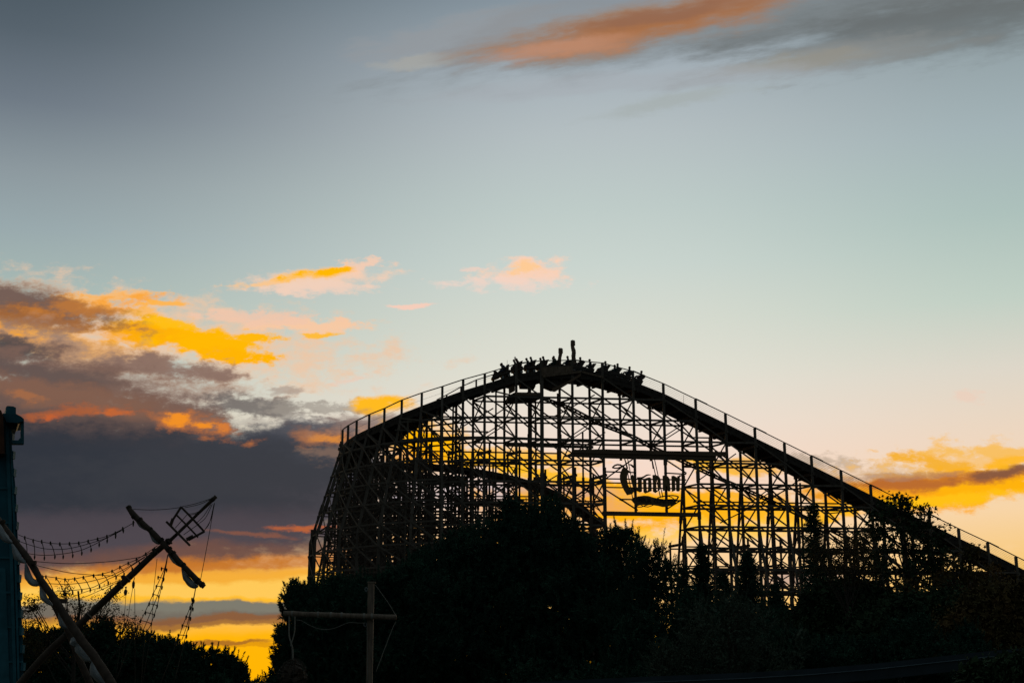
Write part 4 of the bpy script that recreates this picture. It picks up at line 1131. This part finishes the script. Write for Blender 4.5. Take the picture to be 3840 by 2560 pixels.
# ------------------------------------------------------------------ teal tower
TD = 52
tw = thing('teal_tower', 'narrow teal painted tower at the left edge with an open square bracket near its top', 'tower', (W(0, 2600, TD).x, TD, 0))
def tslab(px, D, th, name, mat):
    m = MB(); m.slab([W(x, y, D) for x, y in px], (-.40 * th, th, 0)); return m.build(name, mat, tw)
tslab([(-260, 2660), (-260, 1560), (20, 1560), (40, 1572), (44, 1663), (52, 1760), (60, 1850), (66, 2000), (72, 2100), (78, 2230), (84, 2350), (90, 2560), (92, 2660)], TD, 5, 'wall', 'teal')
tslab([(18, 1562), (34, 1565), (46, 2000), (62, 2560), (50, 2560), (34, 2000)], TD - .12, .12, 'rib', 'teal_pale')
tslab([(36, 1600), (42, 1600), (50, 1800), (60, 2050), (74, 2560), (66, 2560), (53, 2050), (43, 1800)], TD - .16, .16, 'rib', 'teal_pale')
tslab([(-260, 2660), (-260, 2100), (20, 2130), (36, 2560), (40, 2660)], TD - .06, .06, 'panel', 'teal_pale')
for k in range(7):
    y = 1700 + k * 130; m = MB(); a = W(-200, y, TD - .03); b_ = W(46 + (y - 1640) * .046, y, TD - .03); m.beam(a, b_, .05, .07); m.build('panel_joint', 'teal_pale', tw)
for k in range(14):
    y = 1640 + k * 66; x = 46 + (y - 1640) * .048
    m = MB(); c = W(x, y, TD - .05); m.box(c, .09, .25, .28); m.build('bolt_plate', 'teal', tw)
tslab([(22, 1526), (28, 1521), (50, 1523), (60, 1528), (60, 1552), (22, 1550)], TD - .3, 1.2, 'cap', 'teal_pale')
tslab([(10, 1549), (60, 1551), (78, 1560), (90, 1570), (90, 1578), (76, 1580), (68, 1585), (24, 1582)], TD - .5, 1.8, 'brow', 'teal')
tslab([(30, 1582), (68, 1585), (66, 1596), (62, 1609), (38, 1609)], TD - .2, 1.0, 'housing', 'rail_beam')
tslab([(79, 1574), (90, 1570), (90, 1662), (45, 1662), (44, 1650), (68, 1650), (79, 1638)], TD - .3, .35, 'bracket', 'teal_pale')
tslab([(-20, 1535), (4, 1537), (12, 1560), (16, 1640), (18, 1700), (-20, 1700)], TD - .9, .8, 'cladding', 'rust')

# ------------------------------------------------------------------ bare pole with cross spar
def z9(x, y, D=38): return W(900 + x / 2.94, 2027 + y / 2.94, D)
PD = 38; u9 = PD / F / 2.94
pl = thing('mast_post', 'pale square timber post with a round cross spar standing in front of the big pine', 'mast', (z9(1447, 1500).x, PD, 0))
m = MB(); t_ = z9(1446, 462); m.beam(t_, Vector((t_.x + .03, PD, -.1)), 66 * u9, 66 * u9, up=(0, 1, 0)); m.build('post', 'pole', pl)
m = MB(); m.box(z9(1452, 458), 84 * u9, 80 * u9, 16 * u9); m.build('cap', 'pole', pl)
m = MB(); P = [z9(480 + (1725 - 480) * i / 10, 800 + 42 * i / 10, PD - .17) for i in range(11)]; m.tube(P, [28 * u9 * (1 + .05 * sin(i * 2)) for i in range(11)], 14, .04, rg); m.build('cross_spar', 'pole', pl, True)
for x in (570, 855, 995, 1115, 1362, 1448):
    m = MB(); y = 800 + (x - 480) * .034
    for j in range(3): m.tube([z9(x + j * 7 - 3, y, PD - .17), z9(x + j * 7 + 3, y, PD - .17)], 33 * u9, 12)
    m.build('lashing', 'rope_pale', pl)
for x, y in ((1392, 535), (1380, 922)):
    m = MB(); c = z9(x, y, PD - .1); ring_ = [c + Vector((cos(a) * 15 * u9, 0, sin(a) * 20 * u9)) for a in [i * 2 * pi / 10 for i in range(11)]]; m.tube(ring_, 6 * u9, 6); m.build('pulley_ring', 'steel', pl)
def z9path(px, w, D, name, mat='rope_pale', parent=pl):
    P = [z9(x, y, D) for x, y in px]; out = []
    k = len(P) - 1
    for i in range(k):
        a = P[max(i - 1, 0)]; b = P[i]; c = P[i + 1]; d = P[min(i + 2, k)]
        for j in range(5):
            t = j / 5; out.append(.5 * ((2 * b) + (c - a) * t + (2 * a - 5 * b + 4 * c - d) * t * t + (3 * b - a - 3 * c + d) * t ** 3))
    out.append(P[-1]); m = MB(); m.tube(out, w * u9 / 2, 6); m.build(name, mat, parent, True)
z9path([(1492, 485), (1550, 565), (1640, 690), (1700, 790), (1720, 815)], 8, PD - .1, 'stay')
z9path([(1720, 890), (1690, 945), (1620, 1120), (1500, 1440)], 9, PD - .1, 'stay')
z9path([(620, 870), (680, 880), (760, 925), (860, 965), (960, 976), (1060, 955), (1130, 925), (1200, 900), (1290, 902), (1375, 905)], 7, PD - .2, 'slack_line')
z9path([(1400, 940), (1402, 1100), (1408, 1567)], 7, PD - .1, 'halyard')
z9path([(545, 790), (540, 950), (545, 1060), (580, 1180)], 16, PD - .2, 'sling')
z9path([(605, 790), (605, 930), (598, 1020), (575, 1100), (560, 1160)], 14, PD - .2, 'sling')
net = thing('cargo_net', 'round knotted cargo net bundle hanging from the left end of the cross spar', 'cargo net', tuple(z9(590, 1480)))
c0 = z9(585, 1470, PD); r0 = 150 * u9
m = MB(); m.tube([z9(575, 1160), z9(582, 1230), z9(580, 1310)], [.02, .03, .02], 6); m.build('sling', 'rope_pale', net)
rgn = random.Random(8)
for i in range(9):
    th = pi * i / 9; m = MB(); P = []
    for j in range(25):
        ph = 2 * pi * j / 24; wob = 1 + .10 * sin(3 * ph + i * 1.7) + .05 * sin(7 * ph + i)
        P.append(c0 + Vector((cos(th) * sin(ph), sin(th) * sin(ph), cos(ph))) * r0 * wob)
    m.tube(P, .010, 5); m.build('net_rope', 'rope', net)
for i in range(7):
    z = -0.8 + 1.6 * i / 6; rr = sqrt(1 - z * z); m = MB()
    P = [c0 + Vector((cos(a) * rr, sin(a) * rr, z + .07 * sin(4 * a + i * 2))) * r0 * (1 + .06 * sin(5 * a + i)) for a in [k * 2 * pi / 24 for k in range(25)]]
    m.tube(P, .010, 5); m.build('net_rope', 'rope', net)
m = MB()
for i in range(26):
    a, b_ = rgn.uniform(0, 2 * pi), rgn.uniform(-1, 1); q = c0 + Vector((cos(a) * sqrt(1 - b_ * b_), sin(a) * sqrt(1 - b_ * b_), b_)) * r0 * rgn.uniform(.35, .8)
    m.box(q, rgn.uniform(.12, .22), rgn.uniform(.1, .2), rgn.uniform(.1, .2), Matrix.Rotation(rgn.uniform(0, 3), 3, (rgn.random(), rgn.random(), 1)))
m.build('bundled_cargo', 'spar', net)

# ------------------------------------------------------------------ steel guide rail crossing the lower right corner
rail_px = [(1500, 2575), (1900, 2560), (2400, 2536), (2800, 2520), (3040, 2506), (3300, 2484), (3500, 2462), (3700, 2440), (3900, 2424), (4100, 2405)]
rt = thing('guide_rail', 'dark steel track beam with a pale edge rising across the lower right corner', 'rail', tuple(W(2700, 2530, 34)))
def rail_strip(dy0, dy1, D, th, name, mat):
    m = MB(); top = [W(x, y + dy0, D) for x, y in rail_px]; bot = [W(x, y + dy1, D) for x, y in rail_px]
    for i in range(len(top) - 1):
        a, b_, c, d = top[i], top[i + 1], bot[i + 1], bot[i]; t = Vector((0, th, 0))
        m.add([a, b_, c, d, a + t, b_ + t, c + t, d + t], [(0, 1, 2, 3), (7, 6, 5, 4), (0, 4, 5, 1), (3, 2, 6, 7)] + ([(0, 3, 7, 4)] if i == 0 else []) + ([(1, 5, 6, 2)] if i == len(top) - 2 else []))
    m.build(name, mat, rt)
rail_strip(0, 20, 34.3, .3, 'upper_flange', 'rail_beam')
rail_strip(20, 22.5, 33.96, .5, 'bare_edge', 'rail_edge')
rail_strip(24, 62, 34.0, .4, 'web', 'rail_beam')
for k, x in enumerate((1600, 2300, 3000, 3650)):
    i = next(j for j in range(len(rail_px) - 1) if rail_px[j][0] <= x <= rail_px[j + 1][0]); (x0, y0), (x1, y1) = rail_px[i], rail_px[i + 1]
    y = y0 + (y1 - y0) * (x - x0) / (x1 - x0) + 60; q = W(x, y, 34.2); m = MB(); m.beam(q, Vector((q.x, q.y, 0)), .2, .2, up=(0, 1, 0)); m.build('support_column', 'rail_beam', rt)
# ------------------------------------------------------------------ trees
def np_mesh(name, verts, nper, mat, parent):
    """verts: (n_faces*nper, 3) array, each run of nper vertices is one face"""
    n = len(verts); nf = n // nper
    me = bpy.data.meshes.new(name)
    org = np.array(parent.location)
    me.vertices.add(n); me.vertices.foreach_set('co', np.ascontiguousarray(verts, dtype=np.float32).ravel())
    me.loops.add(n); me.loops.foreach_set('vertex_index', np.arange(n, dtype=np.int32))
    me.polygons.add(nf); me.polygons.foreach_set('loop_start', np.arange(0, n, nper, dtype=np.int32))
    me.update(calc_edges=True); me.materials.append(M[mat])
    o = bpy.data.objects.new(name, me); COL.objects.link(o); o.parent = parent; o.matrix_parent_inverse = Matrix.Translation(-parent.location)
    return o
def unit(a): return a / np.maximum(np.linalg.norm(a, axis=1, keepdims=True), 1e-6)
def lobes_world(lobes, D):
    out = []
    for L in lobes:
        X, Y, RX, RY = L[:4]; dd = L[4] if len(L) > 4 else 0
        c = W(X, Y, D + dd); k = (D + dd) / F
        out.append((np.array(c), np.array([RX * k, (RX + RY) * .5 * k * .85, RY * k])))
    return out
def sample(lobes, n, rng, surface, zmin=0.3):
    areas = np.array([r[0] * r[2] for c, r in lobes]); idx = rng.choice(len(lobes), n, p=areas / areas.sum())
    C = np.array([c for c, r in lobes])[idx]; R = np.array([r for c, r in lobes])[idx]
    d = unit(rng.normal(size=(n, 3))); s = rng.uniform(*surface, size=(n, 1)) ** (1.0 if surface[0] > .5 else 1 / 3.0)
    p = C + d * R * s; nrm = unit(d / R)
    keep = p[:, 2] > zmin
    for c, r in lobes:
        q = (((p - c) / r) ** 2).sum(1)
        if surface[0] > .5: keep &= ~(q < .72)
    return p[keep], nrm[keep]
def tuft_verts(P, Dr, L, R, nn, w, rng):
    n = len(P); P = np.repeat(P, nn, 0); Dr = np.repeat(Dr, nn, 0); Ls = np.repeat(rng.uniform(.6, 1.25, n) * L, nn)[:, None]
    t = rng.uniform(0, 1, (n * nn, 1)); base = P + Dr * Ls * t
    side = unit(np.cross(Dr, rng.normal(size=(n * nn, 3))))
    nd = unit(Dr * rng.uniform(.5, 1.1, (n * nn, 1)) + side * rng.uniform(.5, 1.0, (n * nn, 1)))
    ln = R * rng.uniform(.6, 1.15, (n * nn, 1)) * (1 - .35 * t)
    sw_ = unit(np.cross(nd, rng.normal(size=(n * nn, 3)))) * w * .5
    V = np.stack([base - sw_, base + sw_, base + nd * ln], 1)
    return V.reshape(-1, 3)
def clump_verts(P, size, rng):
    n = len(P); a = unit(rng.normal(size=(n, 3))); b = unit(np.cross(a, rng.normal(size=(n, 3))))
    s = rng.uniform(.5, 1.0, (n, 1)) * size; a = a * s; b = b * s * .55
    j = lambda: rng.uniform(.6, 1.2, (n, 1))
    return np.stack([P - a * j(), P - b * j() - a * .2, P + b * .2 - b * j() + a * .5, P + a * j(), P + b * j() + a * .2, P + b * j() - a * .4], 1).reshape(-1, 3)
STAR = []
for i in range(10):
    r = (1.0 if i % 2 == 0 else .42); r *= {0: 1.15, 4: .7, 6: .7}.get(i, 1); STAR.append((r * sin(2 * pi * i / 10), r * cos(2 * pi * i / 10)))
STAR = np.array(STAR)
def leaf_verts(P, size, rng, shape=STAR):
    n = len(P); k = len(shape); a = unit(rng.normal(size=(n, 3))); b = unit(np.cross(a, rng.normal(size=(n, 3)))); s = rng.uniform(.6, 1.15, (n, 1, 1)) * size
    V = P[:, None, :] + (a[:, None, :] * shape[None, :, 0:1] + b[:, None, :] * shape[None, :, 1:2]) * s
    return V.reshape(-1, 3)
OVAL = np.array([(0, -1), (.45, -.3), (.4, .4), (0, 1), (-.4, .4), (-.45, -.3)])
def trunk_mesh(root, lobes, r, rng, limbs=14, mat='bark'):
    rr = random.Random(int(rng.integers(1e6))); m = MB()
    cx = sum(c[0] * q[0] for c, q in lobes) / sum(q[0] for c, q in lobes); cy = lobes[0][0][1]
    zt = max(c[2] - q[2] * .2 for c, q in lobes)
    P = []; n = 9
    for i in range(n): t = i / (n - 1); P.append(Vector((root.location.x + (cx - root.location.x) * t + rr.uniform(-.1, .1) * (i > 0), cy + rr.uniform(-.1, .1), zt * t)))
    m.tube(P, [r * (1 - .8 * i / (n - 1)) + .02 for i in range(n)], 9, .08, rr); m.build('trunk', mat, root)
    for i in range(limbs):
        c, q = lobes[i % len(lobes)]; tip = Vector(c) + Vector((rr.uniform(-.7, .7) * q[0], rr.uniform(-.7, .7) * q[1], rr.uniform(-.2, .8) * q[2]))
        h = max(.2, min(.9, (tip.z - 1.0) / zt - .25)); b0 = P[0].lerp(P[-1], h); mid = b0.lerp(tip, .5) + Vector((0, 0, -.06 * (tip - b0).length))
        m = MB(); r1 = r * .34; m.tube([b0, mid, tip], [r1, r1 * .6, .02], 6); m.build('limb', mat, root)
def pine(label, lobes, D, seed, tufts=1100, fill=5000, L=.62, R=.23, nn=100, mat='needle', cat='pine tree', name='pine_tree', updir=1.5, group=None, fsize=.30, base_x=None, trunk_r=.3, bumps=None, bsize=.85, w=.028):
    rng = np.random.default_rng(seed); lw = lobes_world(lobes, D)
    bx = base_x if base_x is not None else float(np.mean([c[0] for c, r in lw]))
    root = thing(name, label, cat, (bx, D, 0), group)
    trunk_mesh(root, lw, trunk_r, rng)
    # smaller boughs break up the outline
    Pb, Nb = sample(lw, bumps if bumps is not None else tufts // 22, rng, (.92, 1.04))
    for q in Pb:
        s_ = rng.uniform(.35, 1.0) * bsize; lw = lw + [(q, np.array([s_, s_, s_ * rng.uniform(.8, 1.5)]))]
    P, Nn = sample(lw, tufts, rng, (.86, 1.0)); Dr = unit(Nn + np.array([0, 0, updir]) + rng.normal(size=Nn.shape) * .25)
    V1 = tuft_verts(P - Dr * L * .35, Dr, L, R, nn, w, rng)
    Ps, Ns = sample(lw, tufts // 4, rng, (.96, 1.0)); Ds = unit(Ns * .5 + np.array([0, 0, updir]) + rng.normal(size=Ns.shape) * .2)
    V1 = np.concatenate([V1, tuft_verts(Ps, Ds, L * 1.35, R * .85, nn, w, rng)])
    o = np_mesh('crown', V1, 3, mat, root)
    Pf, _ = sample(lw, int(fill * .5), rng, (0.0, .86)); Df = unit(rng.normal(size=Pf.shape) + np.array([0, 0, .6])); o2 = np_mesh('inner_foliage', tuft_verts(Pf, Df, L * .8, R * 1.7, 16, w * 3.2, rng), 3, mat, root)
    return root
def broadleaf(label, lobes, D, seed, leaves=5000, size=.11, mat='leaf', cat='tree', name='broadleaf_tree', shape=STAR, fill=0, twigs=60, group=None, trunk_r=.2, clump=.35, base_x=None, nclump=None):
    rng = np.random.default_rng(seed); lw = lobes_world(lobes, D); bx = base_x if base_x is not None else float(np.mean([c[0] for c, r in lw]))
    root = thing(name, label, cat, (bx, D, 0), group); trunk_mesh(root, lw, trunk_r, rng, 12)
    # leaves gather round twigs so that the sky shows between the clumps
    nc = nclump or max(20, leaves // 45)
    Pc, _ = sample(lw, nc, rng, (0.0, 1.0)); idx = rng.integers(0, len(Pc), leaves); off = rng.normal(size=(leaves, 3)) * clump * np.array([1, 1, .8])
    P = Pc[idx] + off
    o = np_mesh('crown', leaf_verts(P, size, rng, shape), len(shape), mat, root)
    rr = random.Random(seed); m = MB()
    for k in range(min(twigs, len(Pc))):
        q = Vector(Pc[k]); c, r = min(lw, key=lambda e: np.linalg.norm(e[0] - Pc[k])); c = Vector(c) - Vector((0, 0, r[2] * .8))
        m.tube([c, c.lerp(q, .6) + Vector((rr.uniform(-.1, .1), 0, -.1)), q], [.035, .02, .008], 4)
    if m.v: o3 = m.build('twigs', 'bark', root); o3.name = 'branch'; o3['kind'] = 'stuff'
    if fill:
        Pf, _ = sample(lw, fill, rng, (0.0, .8)); np_mesh('inner_foliage', clump_verts(Pf, .30, rng), 6, mat, root)
    return root

PGp = 'dark pines in front of the coaster'
pine('broad dark pine with upright candle shoots at the left end of the big grove', [(1250, 2375, 180, 195), (1120, 2410, 75, 100), (1390, 2310, 170, 150), (1075, 2500, 50, 60), (1300, 2500, 250, 160), (1520, 2330, 160, 190), (1165, 2300, 70, 75), (1110, 2560, 90, 80)], 84, 1, tufts=2600, fill=16000, group=PGp)
pine('tallest round-topped dark pine in front of the middle of the coaster', [(2015, 2020, 120, 118), (2000, 2090, 190, 175), (1840, 2125, 180, 170), (1660, 2190, 165, 150), (2170, 2175, 150, 160), (2345, 2118, 75, 130), (1750, 2360, 330, 230), (2120, 2360, 300, 230), (2260, 2240, 150, 170), (1980, 2520, 560, 150), (1530, 2420, 150, 200)], 90, 2, tufts=4800, fill=34000, bsize=.75, trunk_r=.45, group=PGp)
pine('open-armed pine limb fanning out left of the right lattice', [(2400, 2170, 26, 110), (2436, 2190, 24, 90), (2474, 2150, 20, 95), (2512, 2190, 22, 85), (2460, 2270, 62, 56), (2390, 2270, 50, 80), (2330, 2330, 90, 90), (2430, 2370, 56, 60)], 86, 3, tufts=750, fill=1500, L=.85, R=.22, bumps=6, bsize=.5, nn=90, trunk_r=.2, group=PGp, fsize=.28)
pine('dark round conifer behind the crossed masts at lower left', [(150, 2490, 95, 105), (280, 2470, 130, 115), (385, 2450, 60, 80), (230, 2640, 240, 120)], 66, 4, tufts=1500, fill=9000, L=.42, R=.15, bsize=.5, fsize=.3, trunk_r=.25, group='pines at the lower left')
pine('spreading dark pine sloping down right of the rope ladders', [(500, 2500, 110, 95), (620, 2510, 125, 105), (705, 2490, 60, 72), (785, 2520, 66, 82), (855, 2545, 44, 78), (910, 2600, 50, 70), (700, 2640, 260, 110)], 68, 5, tufts=1700, fill=9000, L=.45, R=.16, bsize=.5, fsize=.3, group='pines at the lower left')
broadleaf('sparse autumn tree with small leaves behind the leaning mast', [(130, 2250, 45, 40), (110, 2330, 50, 70), (230, 2240, 50, 26), (300, 2300, 70, 60), (395, 2270, 60, 60), (425, 2215, 36, 22), (455, 2340, 60, 45), (150, 2420, 70, 60), (500, 2370, 40, 24), (250, 2210, 20, 20)], 62, 6, leaves=4600, size=.05, mat='leaf_rust', shape=OVAL, clump=.17, trunk_r=.10, twigs=110, nclump=120)
# conifers at the right
def conifer(label, X, Ytop, Ybase, hw, D, seed, mat='needle', dens=1.0, group='conifers in front of the right lattice'):
    rng = np.random.default_rng(seed); top = W(X, Ytop, D); zb = max(.5, W(X, Ybase, D).z - 3); k = D / F; H = top.z - zb; Rm = hw * k
    root = thing('conifer', label, 'conifer', (top.x, D, 0), group)
    m = MB(); m.tube([Vector((top.x, D, 0)), Vector((top.x, D, top.z * .6)), top], [.16, .09, .012], 7); m.build('trunk', 'bark', root)
    nb = int(520 * dens * H / 8); t = rng.uniform(0, 1, nb) ** .8; z = top.z - t * H; a = rng.uniform(0, 2 * pi, nb); L = (Rm * (t ** .85) + .12) * rng.uniform(.55, 1.15, nb)
    d = np.stack([np.cos(a), np.sin(a), rng.uniform(-.05, .45, nb)], 1)
    V = []; 
    for q in range(6):
        f = (q + .5) / 6; P = np.stack([top.x + np.cos(a) * L * f, D + np.sin(a) * L * f, z + d[:, 2] * L * f], 1)
        V.append(tuft_verts(P, unit(d + rng.normal(size=d.shape) * .3), .26, .17, 16, .034, rng))
    np_mesh('crown', np.concatenate(V), 3, mat, root)
conifer('slim dark conifer just right of the open-armed pine', 2562, 2120, 2500, 75, 92, 11)
conifer('pointed dark conifer with a thin leader in front of the right lattice', 2632, 2045, 2500, 115, 96, 12, dens=1.5)
conifer('broader conifer whose tip stands between the splayed lattice legs', 2802, 2075, 2500, 150, 98, 13, dens=2.2)
conifer('tallest needle-thin conifer reaching up under the sloping track', 3046, 1893, 2500, 120, 100, 14, dens=1.3)
conifer('small spire conifer between the two taller ones', 2710, 2150, 2500, 105, 94, 15, dens=1.6)
conifer('low conifer beneath the dip left of the needle-thin one', 2905, 2190, 2500, 90, 94, 16, dens=1.3)
pine('pale feathery larch in front of the dark conifers', [(2700, 2440, 150, 130), (2760, 2330, 70, 80), (2640, 2500, 160, 90), (2860, 2490, 150, 90)], 60, 17, tufts=900, fill=1500, L=.7, R=.10, nn=40, mat='needle_pale', cat='larch', name='larch', updir=.6, fsize=.22)
SH = 'dark trees and shrubs at the foot of the coaster'
pine('dark bushy evergreen filling the gap between pine grove and larch', [(2420, 2470, 170, 130), (2560, 2400, 110, 120), (2520, 2520, 220, 80)], 78, 18, tufts=800, fill=6000, L=.5, R=.16, group=SH, name='evergreen_shrub', cat='shrub')
pine('dark evergreen mass behind the larch', [(2760, 2380, 190, 110), (2900, 2420, 170, 130), (2640, 2360, 110, 100)], 88, 19, tufts=800, fill=5600, L=.5, R=.16, group=SH, name='evergreen_shrub', cat='shrub')
broadleaf('dense rounded tree left of the maple, dotted with chinks of light', [(3090, 2300, 100, 130), (3180, 2270, 110, 120), (3270, 2290, 110, 115), (3060, 2380, 130, 130), (3210, 2380, 160, 130)], 84, 20, leaves=16000, size=.11, shape=OVAL, clump=.42, nclump=600, fill=7000, group=SH)
broadleaf('tall maple with star-shaped leaves rising over the sloping track', [(3370, 1895, 56, 54), (3460, 1935, 56, 46), (3310, 1965, 60, 56), (3512, 1985, 40, 44), (3420, 2020, 100, 70), (3290, 2070, 90, 90), (3480, 2090, 90, 60), (3390, 2150, 150, 80)], 82, 21, leaves=3600, size=.15, shape=STAR, clump=.24, nclump=190, trunk_r=.2, twigs=120)
broadleaf('lower leafy tree at the right whose top touches the track', [(3640, 2070, 40, 46), (3600, 2130, 70, 60), (3690, 2160, 80, 50), (3560, 2190, 90, 50), (3460, 2210, 90, 50)], 80, 22, leaves=1800, size=.13, shape=STAR, clump=.24, nclump=150, mat='leaf_rust', trunk_r=.16)
broadleaf('thin small-leaved tree beside the needle-thin conifer', [(3170, 2055, 60, 50), (3230, 2040, 60, 60), (3110, 2110, 60, 60), (3200, 2120, 90, 60), (3060, 2060, 30, 40)], 80, 23, leaves=5200, size=.06, shape=OVAL, clump=.30, nclump=170, mat='leaf_rust', trunk_r=.1)
broadleaf('wide dark tree under the maple', [(3420, 2350, 180, 130), (3560, 2320, 150, 110), (3300, 2400, 150, 120)], 78, 24, leaves=15000, size=.11, shape=OVAL, clump=.42, nclump=560, fill=9000, group=SH)
broadleaf('dark tree in the lower right corner', [(3740, 2310, 160, 130), (3860, 2280, 110, 110), (3640, 2400, 150, 120), (3820, 2440, 170, 120)], 74, 25, leaves=15000, size=.10, shape=OVAL, clump=.40, nclump=560, fill=9000, group=SH, mat='leaf_rust')
pine('low evergreen shrub just above the steel rail left of the corner tree', [(3120, 2470, 260, 80), (3420, 2460, 240, 90)], 64, 26, tufts=900, fill=7500, L=.4, R=.12, group=SH, name='evergreen_shrub', cat='shrub', fsize=.3)
pine('low evergreen shrub under the larch', [(2780, 2530, 260, 60), (2960, 2500, 160, 70), (2300, 2600, 400, 80), (3000, 2620, 500, 90), (3500, 2600, 350, 90)], 66, 27, tufts=700, fill=9000, L=.4, R=.12, group=SH, name='evergreen_shrub', cat='shrub', fsize=.3)
broadleaf('leafy bush below the steel rail in the bottom right corner', [(3700, 2540, 100, 50), (3820, 2520, 90, 60)], 30, 28, leaves=3500, size=.05, shape=OVAL, clump=.14, nclump=200, fill=1200, name='bush', cat='bush', trunk_r=.04)
# timber wall of the shed under the end of the track
shed = thing('timber_shed', 'dark board shed under the low end of the lift track at the right edge', 'shed', (FP(3800, 2300, 6).x, FP(3800, 2300, 6).y, 0))
m = MB(); p0, p1 = FP(3520, 2152, 6), FP(4150, 2152, 6)
for k in range(26):
    a = p0.lerp(p1, k / 26); b_ = p0.lerp(p1, (k + .96) / 26); m.slab([a, b_, Vector((b_.x, b_.y, 0)), Vector((a.x, a.y, 0))], (0, .06 + .02 * (k % 2), 0))
m.build('board_wall', 'board', shed)
m = MB(); m.slab([p0 + Vector((-.3, -.3, .02)), p1 + Vector((.3, -.3, .02)), p1 + Vector((.3, 5, .3)), p0 + Vector((-.3, 5, .3))], (0, 0, .1)); m.build('roof', 'timber_dark', shed)
